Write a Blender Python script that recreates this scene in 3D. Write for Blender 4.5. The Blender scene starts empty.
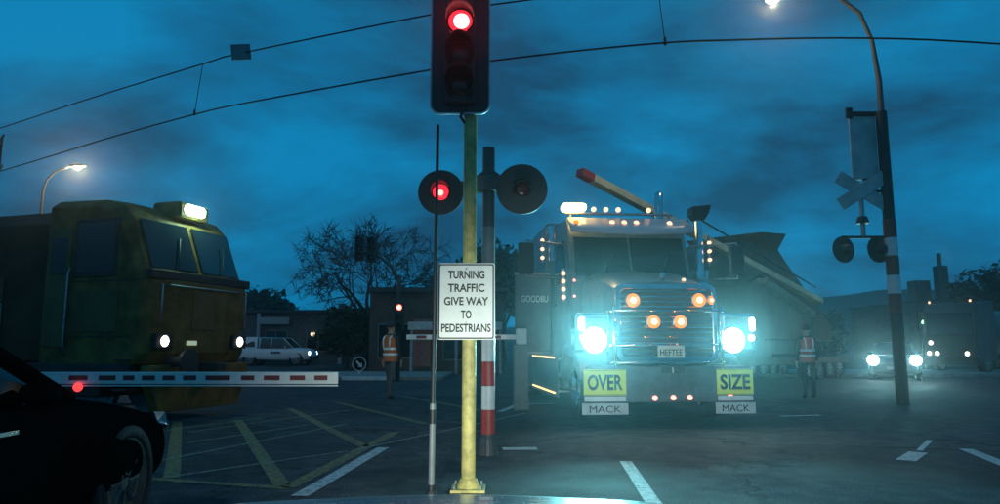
import bpy, bmesh, math, random
from mathutils import Vector, Matrix
R = math.radians
random.seed(11)
sc = bpy.context.scene
col = sc.collection

# ------------------------------------------------------------------ camera
cam_d = bpy.data.cameras.new('camera'); cam = bpy.data.objects.new('camera', cam_d); col.objects.link(cam)
cam_d.sensor_width = 36; cam_d.lens = 25.2; cam_d.clip_start = 0.05; cam_d.clip_end = 3000
cam.location = (0, 0, 1.25); cam.rotation_euler = (R(90 + 7.73), 0, 0)
sc.camera = cam

# ------------------------------------------------------------------ world: dusk sky with broken cloud
SUN_EL, SUN_ROT = R(-3.0), R(160)
w = bpy.data.worlds.new('World'); sc.world = w; w.use_nodes = True
nt = w.node_tree; N = nt.nodes; L = nt.links
bg = N['Background']
sky = N.new('ShaderNodeTexSky'); sky.sky_type = 'NISHITA'; sky.sun_disc = False
sky.sun_elevation = SUN_EL; sky.sun_rotation = SUN_ROT; sky.ozone_density = 6.0; sky.dust_density = 0.3; sky.air_density = 1.4
tc = N.new('ShaderNodeTexCoord'); sep = N.new('ShaderNodeSeparateXYZ'); L.new(tc.outputs['Generated'], sep.inputs[0])
zz = N.new('ShaderNodeMath'); zz.operation = 'MAXIMUM'; L.new(sep.outputs[2], zz.inputs[0]); zz.inputs[1].default_value = 0.0
za = N.new('ShaderNodeMath'); za.operation = 'ADD'; L.new(zz.outputs[0], za.inputs[0]); za.inputs[1].default_value = 0.32
dx = N.new('ShaderNodeMath'); dx.operation = 'DIVIDE'; L.new(sep.outputs[0], dx.inputs[0]); L.new(za.outputs[0], dx.inputs[1])
dy = N.new('ShaderNodeMath'); dy.operation = 'DIVIDE'; L.new(sep.outputs[1], dy.inputs[0]); L.new(za.outputs[0], dy.inputs[1])
cmb = N.new('ShaderNodeCombineXYZ'); L.new(dx.outputs[0], cmb.inputs[0]); L.new(dy.outputs[0], cmb.inputs[1]); cmb.inputs[2].default_value = 3.7
mp = N.new('ShaderNodeMapping'); mp.inputs['Rotation'].default_value = (0, 0, R(15)); mp.inputs['Scale'].default_value = (0.8, 1.0, 1); L.new(cmb.outputs[0], mp.inputs[0])
cn = N.new('ShaderNodeTexNoise'); cn.inputs['Scale'].default_value = 1.9; cn.inputs['Detail'].default_value = 6; cn.inputs['Roughness'].default_value = 0.6; cn.inputs['Distortion'].default_value = 0.25
L.new(mp.outputs[0], cn.inputs['Vector'])
cr = N.new('ShaderNodeValToRGB'); cr.color_ramp.elements[0].position = 0.36; cr.color_ramp.elements[1].position = 0.63
L.new(cn.outputs['Fac'], cr.inputs[0])
cloud = N.new('ShaderNodeMixRGB'); cloud.blend_type = 'MIX'
cloud.inputs[1].default_value = (0.003, 0.172, 0.36, 1); cloud.inputs[2].default_value = (0.006, 0.054, 0.115, 1)
L.new(cr.outputs[0], cloud.inputs[0])
skm = N.new('ShaderNodeMixRGB'); skm.blend_type = 'ADD'; skm.inputs[0].default_value = 1.0
gain = N.new('ShaderNodeVectorMath'); gain.operation = 'SCALE'; gain.inputs['Scale'].default_value = 0.05
L.new(sky.outputs[0], gain.inputs[0]); L.new(cloud.outputs[0], skm.inputs[1]); L.new(gain.outputs[0], skm.inputs[2])
L.new(skm.outputs[0], bg.inputs[0]); bg.inputs[1].default_value = 1.28

# ------------------------------------------------------------------ dim dusk sun (overcast, soft)
sd = bpy.data.lights.new('sun', 'SUN'); sd.energy = 0.02; sd.angle = R(25); sd.color = (0.75, 0.9, 1.0)
so = bpy.data.objects.new('sun', sd); col.objects.link(so); so.rotation_euler = (R(70), 0, R(-20)); so.location = (0, -20, 30)

# ------------------------------------------------------------------ render settings
sc.view_settings.view_transform = 'Standard'; sc.view_settings.look = 'None'
sc.view_settings.exposure = 0.0; sc.view_settings.gamma = 1.0; sc.view_settings.use_curve_mapping = False
sc.cycles.use_denoising = True
sc.cycles.max_bounces = 5; sc.cycles.diffuse_bounces = 2; sc.cycles.glossy_bounces = 3; sc.cycles.transmission_bounces = 4
sc.cycles.volume_bounces = 0; sc.cycles.transparent_max_bounces = 8
sc.cycles.sample_clamp_indirect = 2.0; sc.cycles.caustics_reflective = False; sc.cycles.caustics_refractive = False
HAZE = 0.0017; HAZE_G = 0.91
OWN_BEAM = 620

# ------------------------------------------------------------------ materials
MATS = {}
def mat(name, c, rough=0.6, metal=0.0, var=0.25, scale=6.0, bump=0.0, bscale=40.0, coat=0.0, spec=0.5, dirt=None):
    if name in MATS: return MATS[name]
    m = bpy.data.materials.new(name); m.use_nodes = True; MATS[name] = m
    nt = m.node_tree; b = nt.nodes['Principled BSDF']
    tc = nt.nodes.new('ShaderNodeTexCoord')
    n = nt.nodes.new('ShaderNodeTexNoise'); n.inputs['Scale'].default_value = scale; n.inputs['Detail'].default_value = 5; n.inputs['Roughness'].default_value = 0.62
    nt.links.new(tc.outputs['Object'], n.inputs['Vector'])
    r = nt.nodes.new('ShaderNodeValToRGB')
    d = dirt or tuple(x * (1 - var) for x in c)
    r.color_ramp.elements[0].position = 0.32; r.color_ramp.elements[1].position = 0.62
    r.color_ramp.elements[0].color = (*d, 1); r.color_ramp.elements[1].color = (*[min(1, x * (1 + var * 0.4)) for x in c], 1)
    nt.links.new(n.outputs['Fac'], r.inputs[0]); nt.links.new(r.outputs[0], b.inputs['Base Color'])
    mr = nt.nodes.new('ShaderNodeMapRange'); mr.inputs['To Min'].default_value = min(1, rough * 1.2); mr.inputs['To Max'].default_value = rough * 0.8
    nt.links.new(n.outputs['Fac'], mr.inputs['Value']); nt.links.new(mr.outputs[0], b.inputs['Roughness'])
    b.inputs['Metallic'].default_value = metal; b.inputs['Coat Weight'].default_value = coat; b.inputs['Specular IOR Level'].default_value = spec
    if bump:
        n2 = nt.nodes.new('ShaderNodeTexNoise'); n2.inputs['Scale'].default_value = bscale; n2.inputs['Detail'].default_value = 4
        nt.links.new(tc.outputs['Object'], n2.inputs['Vector'])
        bp = nt.nodes.new('ShaderNodeBump'); bp.inputs['Strength'].default_value = bump; bp.inputs['Distance'].default_value = 0.02
        nt.links.new(n2.outputs['Fac'], bp.inputs['Height']); nt.links.new(bp.outputs[0], b.inputs['Normal'])
    return m
def emit(name, c, s, base=(0.05, 0.05, 0.05)):
    if name in MATS: return MATS[name]
    m = bpy.data.materials.new(name); m.use_nodes = True; MATS[name] = m
    b = m.node_tree.nodes['Principled BSDF']; b.inputs['Base Color'].default_value = (*base, 1); b.inputs['Roughness'].default_value = 0.25
    b.inputs['Emission Color'].default_value = (*c, 1); b.inputs['Emission Strength'].default_value = s
    m.cycles.emission_sampling = 'NONE'
    return m
def glass(name, tint=(0.5, 0.6, 0.62), rough=0.05, alpha=0.55):
    if name in MATS: return MATS[name]
    m = bpy.data.materials.new(name); m.use_nodes = True; MATS[name] = m
    nt = m.node_tree; out = nt.nodes['Material Output']; nt.nodes.remove(nt.nodes['Principled BSDF'])
    t = nt.nodes.new('ShaderNodeBsdfTransparent'); t.inputs[0].default_value = (*tint, 1)
    g = nt.nodes.new('ShaderNodeBsdfGlossy'); g.inputs['Roughness'].default_value = rough; g.inputs['Color'].default_value = (0.8, 0.85, 0.9, 1)
    fr = nt.nodes.new('ShaderNodeFresnel'); fr.inputs[0].default_value = 1.5
    mx = nt.nodes.new('ShaderNodeMixShader'); nt.links.new(fr.outputs[0], mx.inputs[0]); nt.links.new(t.outputs[0], mx.inputs[1]); nt.links.new(g.outputs[0], mx.inputs[2])
    nt.links.new(mx.outputs[0], out.inputs[0])
    return m
def asphalt():
    m = bpy.data.materials.new('asphalt'); m.use_nodes = True
    nt = m.node_tree; b = nt.nodes['Principled BSDF']; tc = nt.nodes.new('ShaderNodeTexCoord')
    def noise(s, d=5, dist=0.0):
        n = nt.nodes.new('ShaderNodeTexNoise'); n.inputs['Scale'].default_value = s; n.inputs['Detail'].default_value = d; n.inputs['Distortion'].default_value = dist
        nt.links.new(tc.outputs['Object'], n.inputs['Vector']); return n
    a, c, p = noise(42, 6), noise(0.5, 7, 1.2), noise(4, 7)
    r1 = nt.nodes.new('ShaderNodeValToRGB'); r1.color_ramp.elements[0].color = (0.022, 0.027, 0.03, 1); r1.color_ramp.elements[1].color = (0.095, 0.102, 0.105, 1)
    r1.color_ramp.elements[0].position = 0.35; r1.color_ramp.elements[1].position = 0.72; nt.links.new(a.outputs['Fac'], r1.inputs[0])
    r2 = nt.nodes.new('ShaderNodeValToRGB'); r2.color_ramp.elements[0].color = (0.5, 0.5, 0.5, 1); r2.color_ramp.elements[1].color = (1.25, 1.25, 1.25, 1)
    r2.color_ramp.elements[0].position = 0.38; r2.color_ramp.elements[1].position = 0.6; nt.links.new(c.outputs['Fac'], r2.inputs[0])
    mx = nt.nodes.new('ShaderNodeMixRGB'); mx.blend_type = 'MULTIPLY'; mx.inputs[0].default_value = 1
    nt.links.new(r1.outputs[0], mx.inputs[1]); nt.links.new(r2.outputs[0], mx.inputs[2])
    r3 = nt.nodes.new('ShaderNodeValToRGB'); r3.color_ramp.elements[0].position = .3; r3.color_ramp.elements[1].position = .7; r3.color_ramp.elements[0].color = (0.5, 0.5, 0.5, 1); r3.color_ramp.elements[1].color = (1.35, 1.35, 1.35, 1)
    nt.links.new(p.outputs['Fac'], r3.inputs[0])
    m2 = nt.nodes.new('ShaderNodeMixRGB'); m2.blend_type = 'MULTIPLY'; m2.inputs[0].default_value = 1
    nt.links.new(mx.outputs[0], m2.inputs[1]); nt.links.new(r3.outputs[0], m2.inputs[2]); vo = nt.nodes.new('ShaderNodeTexVoronoi'); vo.feature = 'DISTANCE_TO_EDGE'; vo.inputs['Scale'].default_value = 0.33
    wv = nt.nodes.new('ShaderNodeVectorMath'); wv.operation = 'MULTIPLY_ADD'; wv.inputs[1].default_value = (.5, .5, .5); nt.links.new(p.outputs['Color'], wv.inputs[0]); nt.links.new(tc.outputs['Object'], wv.inputs[2]); nt.links.new(wv.outputs[0], vo.inputs['Vector'])
    rc = nt.nodes.new('ShaderNodeValToRGB'); rc.color_ramp.elements[0].position = 0.004; rc.color_ramp.elements[1].position = 0.012; rc.color_ramp.elements[0].color = (.35, .35, .35, 1)
    nt.links.new(vo.outputs['Distance'], rc.inputs[0])
    m3 = nt.nodes.new('ShaderNodeMixRGB'); m3.blend_type = 'MULTIPLY'; m3.inputs[0].default_value = 1
    nt.links.new(m2.outputs[0], m3.inputs[1]); nt.links.new(rc.outputs[0], m3.inputs[2]); nt.links.new(m3.outputs[0], b.inputs['Base Color'])
    rr = nt.nodes.new('ShaderNodeMapRange'); rr.inputs['From Min'].default_value = 0.35; rr.inputs['From Max'].default_value = 0.65
    rr.inputs['To Min'].default_value = 0.75; rr.inputs['To Max'].default_value = 0.98; b.inputs['Specular IOR Level'].default_value = 0.25
    nt.links.new(c.outputs['Fac'], rr.inputs['Value']); nt.links.new(rr.outputs[0], b.inputs['Roughness'])
    bp = nt.nodes.new('ShaderNodeBump'); bp.inputs['Strength'].default_value = 0.7; bp.inputs['Distance'].default_value = 0.012
    nt.links.new(a.outputs['Fac'], bp.inputs['Height']); nt.links.new(bp.outputs[0], b.inputs['Normal'])
    return m
def worn_paint(name, c, wear=0.5):
    m = bpy.data.materials.new(name); m.use_nodes = True
    nt = m.node_tree; b = nt.nodes['Principled BSDF']; tc = nt.nodes.new('ShaderNodeTexCoord')
    n = nt.nodes.new('ShaderNodeTexNoise'); n.inputs['Scale'].default_value = 14; n.inputs['Detail'].default_value = 8; n.inputs['Roughness'].default_value = 0.75
    nt.links.new(tc.outputs['Object'], n.inputs['Vector'])
    r = nt.nodes.new('ShaderNodeValToRGB'); r.color_ramp.elements[0].position = wear - 0.08; r.color_ramp.elements[1].position = wear + 0.1
    r.color_ramp.elements[0].color = (0.05, 0.055, 0.055, 1); r.color_ramp.elements[1].color = (*c, 1)
    nt.links.new(n.outputs['Fac'], r.inputs[0]); nt.links.new(r.outputs[0], b.inputs['Base Color']); b.inputs['Roughness'].default_value = 0.7
    return m

M_asph = asphalt()
M_yel_line = worn_paint('worn_yellow_paint', (0.36, 0.22, 0.025), 0.51)
M_wht_line = worn_paint('worn_white_paint', (0.55, 0.56, 0.54), 0.42)
M_thin_line = worn_paint('thin_worn_paint', (0.3, 0.29, 0.22), 0.47)
M_black = mat('black_powdercoat', (0.012, 0.012, 0.014), 0.55)
M_rubber = mat('rubber', (0.014, 0.014, 0.015), 0.8, bump=0.3)
M_chrome = mat('chrome', (0.62, 0.65, 0.66), 0.16, 1.0, 0.15, 3)
M_steel = mat('galvanised_steel', (0.32, 0.34, 0.35), 0.45, 0.85, 0.25, 9)
M_rail = mat('rail_steel', (0.06, 0.05, 0.045), 0.75, 0.3, 0.3, 9)
M_poleyel = mat('pale_yellow_pole_paint', (0.47, 0.40, 0.12), 0.55, 0, 0.45, 9, 0.15, 60)
M_white = mat('white_enamel', (0.72, 0.73, 0.70), 0.4, 0, 0.14, 7)
M_signw = mat('white_sign_face', (0.70, 0.72, 0.66), 0.45, 0, 0.10, 4)
M_red = mat('red_enamel', (0.42, 0.03, 0.025), 0.45, 0, 0.2, 7)
M_darkred = mat('dark_red_enamel', (0.16, 0.02, 0.02), 0.5, 0, 0.3, 7)
M_limesign = mat('lime_yellow_sign', (0.80, 0.86, 0.10), 0.5, 0, 0.06, 6)
M_glassdark = mat('dark_glass', (0.01, 0.014, 0.016), 0.06, 0, 0.1, 3, spec=0.6)
M_glass = glass('clear_tinted_glass', (0.42, 0.46, 0.48))
M_concrete = mat('concrete', (0.26, 0.26, 0.24), 0.85, 0, 0.3, 3, 0.3, 60)
M_grey = mat('mid_grey_paint', (0.16, 0.18, 0.18), 0.5, 0, 0.2, 5)
M_darkgrey = mat('dark_grey_paint', (0.045, 0.05, 0.052), 0.55, 0, 0.25, 5)
M_ink = mat('black_lettering', (0.008, 0.008, 0.008), 0.6)
M_skin = mat('skin', (0.42, 0.26, 0.19), 0.6, 0, 0.1)
E_head = emit('headlamp_glow', (0.72, 1.0, 1.0), 60)
E_head2 = emit('side_lamp_glow', (0.75, 1.0, 1.0), 9)
E_amb = emit('amber_lamp_glow', (1.0, 0.20, 0.01), 1.8)
E_ambhot = emit('amber_core_glow', (1.0, 0.72, 0.42), 4)
E_marker = emit('warm_marker_glow', (1.0, 0.5, 0.3), 2.2)
E_strip = emit('amber_strip_glow', (1.0, 0.6, 0.2), 2.6)
E_redm = emit('red_marker_glow', (1.0, 0.25, 0.2), 3.5)
E_red = emit('red_signal_glow', (1.0, 0.015, 0.03), 2.2)
E_redhot = emit('red_signal_core', (1.0, 0.5, 0.46), 4.0)
E_lamp = emit('street_lamp_glow', (1.0, 0.85, 0.5), 14)
E_train = emit('train_lamp_glow', (0.62, 1.0, 0.84), 16)
E_warmw = emit('warm_window_glow', (1.0, 0.8, 0.55), 1.6)
E_green = emit('green_signal_glow', (0.4, 1.0, 0.45), 3)

# ------------------------------------------------------------------ mesh helpers
class MB:
    def __init__(s): s.v = []; s.f = []
    def add(s, vs, fs):
        o = len(s.v); s.v += [tuple(v) for v in vs]; s.f += [tuple(i + o for i in f) for f in fs]; return s
    def box(s, x0, x1, y0, y1, z0, z1, m=None):
        vs = [Vector((x, y, z)) for z in (z0, z1) for y in (y0, y1) for x in (x0, x1)]
        if m is not None: vs = [m @ v for v in vs]
        return s.add(vs, [(0, 2, 3, 1), (4, 5, 7, 6), (0, 1, 5, 4), (2, 6, 7, 3), (0, 4, 6, 2), (1, 3, 7, 5)])
    def cyl(s, a, b, r0, r1=None, n=16, caps=True):
        a, b = Vector(a), Vector(b); r1 = r0 if r1 is None else r1
        d = (b - a).normalized(); u = d.orthogonal().normalized(); w_ = d.cross(u)
        vs = []
        for p, r in ((a, r0), (b, r1)):
            for i in range(n):
                t = 2 * math.pi * i / n; vs.append(p + (u * math.cos(t) + w_ * math.sin(t)) * r)
        fs = [(i, (i + 1) % n, n + (i + 1) % n, n + i) for i in range(n)]
        if caps: fs += [tuple(range(n - 1, -1, -1)), tuple(range(n, 2 * n))]
        return s.add(vs, fs)
    def tube(s, pts, r, n=8):
        pts = [Vector(p) for p in pts]; rs = r if isinstance(r, (list, tuple)) else [r] * len(pts)
        rings = []
        u = None
        for i, p in enumerate(pts):
            d = (pts[min(i + 1, len(pts) - 1)] - pts[max(i - 1, 0)]).normalized()
            u = d.orthogonal().normalized() if u is None else (u - d * u.dot(d)).normalized()
            w_ = d.cross(u)
            rings.append([p + (u * math.cos(2 * math.pi * k / n) + w_ * math.sin(2 * math.pi * k / n)) * rs[i] for k in range(n)])
        return s.loft(rings)
    def loft(s, rings, caps=True, closed=True):
        n = len(rings[0]); vs = [v for r in rings for v in r]; fs = []
        for i in range(len(rings) - 1):
            for k in range(n if closed else n - 1):
                fs.append((i * n + k, i * n + (k + 1) % n, (i + 1) * n + (k + 1) % n, (i + 1) * n + k))
        if caps: fs += [tuple(range(n - 1, -1, -1)), tuple((len(rings) - 1) * n + k for k in range(n))]
        return s.add(vs, fs)
    def prism(s, poly, axis, t0, t1):
        # poly of 2-D points; axis x: (y,z), y: (x,z), z: (x,y)
        def mk(p, t): return {'x': (t, p[0], p[1]), 'y': (p[0], t, p[1]), 'z': (p[0], p[1], t)}[axis]
        return s.loft([[mk(p, t0) for p in poly], [mk(p, t1) for p in poly]])
    def lathe(s, prof, c, axis=(0, 0, 1), n=20):
        # prof: (radius, distance along axis)
        c = Vector(c); d = Vector(axis).normalized(); u = d.orthogonal().normalized(); w_ = d.cross(u)
        return s.loft([[c + d * h + (u * math.cos(2 * math.pi * k / n) + w_ * math.sin(2 * math.pi * k / n)) * max(r, 1e-4) for k in range(n)] for r, h in prof])
    def build(s, name, m, parent=None, bevel=0, smooth=False, sub=0, kind=None):
        me = bpy.data.meshes.new(name); me.from_pydata(s.v, [], s.f)
        bm = bmesh.new(); bm.from_mesh(me); bmesh.ops.recalc_face_normals(bm, faces=bm.faces); bm.to_mesh(me); bm.free()
        me.materials.append(m)
        o = bpy.data.objects.new(name, me); col.objects.link(o)
        if parent: o.parent = parent
        if smooth:
            for p in me.polygons: p.use_smooth = True
        if bevel:
            b = o.modifiers.new('bevel', 'BEVEL'); b.width = bevel; b.segments = 2; b.limit_method = 'ANGLE'; b.angle_limit = R(40)
        if sub:
            b = o.modifiers.new('sub', 'SUBSURF'); b.levels = sub; b.render_levels = sub
        if kind: o['kind'] = kind
        return o
def box(name, m, parent, x0, x1, y0, y1, z0, z1, bevel=0.0, mtx=None): return MB().box(x0, x1, y0, y1, z0, z1, mtx).build(name, m, parent, bevel)
def cyl(name, m, parent, a, b, r0, r1=None, n=16): return MB().cyl(a, b, r0, r1, n).build(name, m, parent, 0, False)
def tube(name, m, parent, pts, r, n=8): return MB().tube(pts, r, n).build(name, m, parent, 0, True)
def tag(o, label, cat, group=None):
    o['label'] = label; o['category'] = cat
    if group: o['group'] = group
    return o
def thing(name, label, cat, loc=(0, 0, 0), rz=0, group=None):
    o = bpy.data.objects.new(name, None); col.objects.link(o); o.location = loc; o.rotation_euler = (0, 0, rz); o.empty_display_size = 0.2
    return tag(o, label, cat, group)
def text(name, s, m, parent, loc, rot, size, bold=0.0, width=None, ext=0.002, spacing=1.0):
    cu = bpy.data.curves.new(name, 'FONT'); cu.body = s; cu.size = 1.0; cu.align_x = 'CENTER'; cu.align_y = 'CENTER'
    cu.offset = bold; cu.extrude = ext / size; cu.space_character = spacing; cu.resolution_u = 4
    t = bpy.data.objects.new(name, cu); col.objects.link(t)
    dg = bpy.context.evaluated_depsgraph_get(); me = bpy.data.meshes.new_from_object(t.evaluated_get(dg))
    bpy.data.objects.remove(t); bpy.data.curves.remove(cu)
    xs = [v.co.x for v in me.vertices]; ys = [v.co.y for v in me.vertices]
    ww, hh = max(xs) - min(xs), max(ys) - min(ys); cx, cy = (max(xs) + min(xs)) / 2, (max(ys) + min(ys)) / 2
    k = size / hh; kx = (width / ww) if width else k
    for v in me.vertices: v.co.x = (v.co.x - cx) * kx; v.co.y = (v.co.y - cy) * k; v.co.z *= k
    me.materials.clear(); me.materials.append(m)
    o = bpy.data.objects.new(name, me); col.objects.link(o); o.parent = parent; o.location = loc; o.rotation_euler = rot
    return o
FACE = (R(90), 0, 0)   # text facing -Y
def spot(name, parent, loc, direction, power, colour, angle=80, blend=0.7, size=0.05):
    d = bpy.data.lights.new(name, 'SPOT'); d.energy = power; d.color = colour; d.spot_size = R(angle); d.spot_blend = blend; d.shadow_soft_size = size
    o = bpy.data.objects.new(name, d); col.objects.link(o); o.parent = parent; o.location = loc
    o.rotation_euler = Vector(direction).to_track_quat('-Z', 'Y').to_euler(); return o
def point(name, parent, loc, power, colour, size=0.05):
    d = bpy.data.lights.new(name, 'POINT'); d.energy = power; d.color = colour; d.shadow_soft_size = size
    o = bpy.data.objects.new(name, d); col.objects.link(o); o.parent = parent; o.location = loc; return o
def wheel(parent, c, r, wd, spokes=6, rim_m=None, name='wheel'):
    # axle along x; returns tyre object (> rim)
    c = Vector(c); h = wd / 2
    t = MB().lathe([(r * .6, -h * .8), (r * .9, -h), (r * .98, -h * .75), (r, -h * .3), (r, h * .3), (r * .98, h * .75), (r * .9, h), (r * .6, h * .8)], c, (1, 0, 0), 28).build(name, M_rubber, parent, 0, True)
    m = MB()
    for sgn in (-1, 1):
        m.lathe([(r * .62, sgn * h * .55), (r * .62, sgn * h * .84), (r * .55, sgn * h * .84), (r * .5, sgn * h * .6), (r * .18, sgn * h * .55), (r * .16, sgn * h * .9), (0, sgn * h * .92)], c, (1, 0, 0), 24)
        for k in range(spokes):
            a = 2 * math.pi * k / spokes
            p = c + Vector((sgn * h * .72, math.cos(a) * r * .36, math.sin(a) * r * .36))
            m.tube([c + Vector((sgn * h * .8, math.cos(a) * r * .15, math.sin(a) * r * .15)), p, c + Vector((sgn * h * .8, math.cos(a) * r * .57, math.sin(a) * r * .57))], r * .07, 6)
    m.build('rim', rim_m or M_steel, t, 0, False)
    return t

# ------------------------------------------------------------------ setting: ground, road, paths, track
g = MB().add([(-700, -60, -0.02), (700, -60, -0.02), (700, 1400, -0.02), (-700, 1400, -0.02)], [(0, 1, 2, 3)]).build('ground', mat('rough_grass_ground', (0.035, 0.045, 0.025), 0.9, 0, 0.4, 0.6, 0.4, 12)); g['kind'] = 'structure'
road = MB().add([(-70, -30, 0), (70, -30, 0), (70, 75, 0), (-70, 75, 0)], [(0, 1, 2, 3)]).build('road', M_asph); road['kind'] = 'structure'
def stripe(name, m, a, b, wd, z=0.005):
    a, b = Vector((*a, z)), Vector((*b, z)); d = (b - a).normalized(); s = Vector((-d.y, d.x, 0)) * wd / 2
    n = max(2, int((b - a).length / 0.8)); vs = []; fs = []
    for i in range(n + 1):
        p = a.lerp(b, i / n); j = Vector((random.uniform(-.006, .006), random.uniform(-.006, .006), 0))
        vs += [p - s + j, p + s + j]
    for i in range(n): fs.append((2 * i, 2 * i + 1, 2 * i + 3, 2 * i + 2))
    return MB().add(vs, fs).build(name, m, road)
# box junction hatching
stripe('box_edge_marking', M_yel_line, (-1.9, 6.49), (-1.55, 10.6), 0.15)
stripe('box_edge_marking', M_yel_line, (-1.9, 6.47), (-4.6, 7.3), 0.12)
for a, b, wd in (((-1.98, 6.6), (-4.5, 12.3), .15), ((-1.72, 9.1), (-4.3, 14.6), .15), ((-1.2, 11.7), (-3.7, 16.2), .15), ((-3.15, 6.95), (-5.4, 12.0), .15), ((-4.6, 7.5), (-7.4, 13.5), .15), ((-0.4, 14.2), (-2.6, 18.5), .15)):
    stripe('hatch_marking', M_yel_line, a, b, wd)
for a, b in (((-3.2, 7.0), (-1.85, 8.7)), ((-1.8, 8.72), (-0.9, 10.6)), ((-3.75, 8.0), (-2.5, 11.7)), ((-4.1, 9.4), (-3.1, 11.6)), ((-4.6, 10.6), (-3.0, 14.2)), ((-0.9, 10.6), (0.5, 13.6)), ((-5.6, 9.6), (-4.2, 12.7))):
    stripe('thin_marking', M_thin_line, a, b, 0.06, 0.0065)
stripe('lane_line', M_wht_line, (-1.69, 6.12), (-1.46, 9.0), 0.15, 0.008)
stripe('lane_dash', M_wht_line, (1.38, 7.95), (1.2, 5.2), 0.13)
stripe('lane_dash', M_wht_line, (0.03, 8.9), (0.46, 8.93), 0.22)
stripe('lane_dash', M_wht_line, (0.0, 13.9), (0.45, 15.8), 0.14)
stripe('lane_dash', M_wht_line, (0.45, 15.85), (1.2, 15.9), 0.14)
stripe('lane_dash', M_wht_line, (4.5, 8.0), (5.0, 8.62), 0.2)
stripe('lane_dash', M_wht_line, (5.1, 8.75), (5.8, 9.7), 0.07)
stripe('lane_dash', M_wht_line, (5.75, 8.9), (5.3, 7.4), 0.16)
stripe('lane_dash', M_wht_line, (5.1, 13.0), (5.9, 13.2), 0.12)
# rails flush in the road
TH = R(73); HD = Vector((math.sin(TH), -math.cos(TH), 0)); SD = Vector((math.cos(TH), math.sin(TH), 0)); T0 = Vector((-5.42, 12.85, 0))
track = thing('railway_track', 'steel rails', 'rails'); del track['label']; del track['category']; track['kind'] = 'structure'
for s in (-0.535, 0.535):
    a = T0 - HD * 60 + SD * s; b = T0 + HD * 45 + SD * s; n = SD * 0.035
    MB().loft([[a - n, a + n, a + n + Vector((0, 0, .004)), a - n + Vector((0, 0, .004))], [b - n, b + n, b + n + Vector((0, 0, .004)), b - n + Vector((0, 0, .004))]]).build('rail', M_rail, track)
# footpath beyond the crossing, in front of the shops
fp = MB().box(-34, -2.2, 27.0, 33, 0, 0.13).build('footpath', M_concrete, None, 0.02); fp['kind'] = 'structure'
for k in range(16): box('kerb_stone', M_white if k % 9 == 5 else M_concrete, fp, -34 + k * 2, -32.02 + k * 2 + (-.2 if k == 15 else 0), 26.8, 26.995, 0, 0.14, 0.015)
fp2 = MB().box(9, 60, 30.0, 36, 0, 0.13).build('footpath', M_concrete, None, 0.02); fp2['kind'] = 'structure'
for k in range(20): box('kerb_stone', M_concrete, fp2, 9 + k * 2, 10.98 + k * 2, 29.8, 29.995, 0, 0.14, 0.015)
# distant hill
vs = []; fs = []; nx = 70
for j in range(9):
    for i in range(nx + 1):
        x = -420 + 840 * i / nx; y = 190 + j * 30; ridge = math.sin(math.pi * j / 8) if j < 8 else 0
        hgt = (7 + 17 * math.exp(-((x - 150) / 90) ** 2) + 2.2 * math.sin(x * .045) + 1.5 * math.sin(x * .11 + 1)) * ridge
        vs.append((x, y, hgt - .05))
for j in range(8):
    for i in range(nx): fs.append((j * (nx + 1) + i, j * (nx + 1) + i + 1, (j + 1) * (nx + 1) + i + 1, (j + 1) * (nx + 1) + i))
h = MB().add(vs, fs).build('hill', mat('wooded_hill', (0.022, 0.03, 0.02), 0.95, 0, 0.5, 0.2, 0.5, 2), None, 0, True); h['kind'] = 'structure'

# ------------------------------------------------------------------ own car's bonnet (silver) with its dipped beams
oc = thing('car', 'silver bonnet and nose of the waiting car facing the traffic light', 'car')
M_silver = mat('silver_car_paint', (0.40, 0.43, 0.44), 0.28, 0.55, 0.08, 3, coat=0.5)
rings = []
for y, z, hw in ((0.72, 0.949, .78), (0.95, .974, .80), (1.2, .976, .81), (1.45, .955, .80), (1.7, .908, .77), (1.9, .83, .72), (1.98, .76, .68)):
    rings.append([(-.1 + hw * t, y - .06 * t * t, z - .055 * t ** 2 - .03 * t ** 6 + .006 * math.exp(-((abs(t) - .55) / .12) ** 2)) for t in [i / 12 - 1 for i in range(25)]])
bon = MB().loft(rings, False, False).build('bonnet', M_silver, oc, 0, True)
so_ = bon.modifiers.new('solid', 'SOLIDIFY'); so_.thickness = .012; so_.offset = -1
rings = []
for y, zt, hw in ((0.72, .86, .86), (1.5, .84, .86), (1.9, .72, .82), (2.05, .62, .74), (2.08, .5, .72)):
    rings.append([(-.1 - hw, y, .25), (-.1 - hw, y, zt - .1), (-.1 - hw * .93, y, zt - .03), (-.1 + hw * .93, y, zt - .03), (-.1 + hw, y, zt - .1), (-.1 + hw, y, .25)])
MB().loft(rings).build('front_body', M_silver, oc, 0.02)
for s in (-1, 1):
    wheel(oc, (-.1 + s * .76, 1.25, .31), .31, .2)
    hl = box('headlight', E_head2, oc, -.1 + s * .58 - .14, -.1 + s * .58 + .14, 2.06, 2.085, .56, .66, .01)
    spot('dipped_beam', oc, (-.1 + s * .58, 2.12, .61), (0.12, 1, -0.07), OWN_BEAM, (0.9, 1.0, 0.92), 66, 1.0, 0.06)

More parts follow.
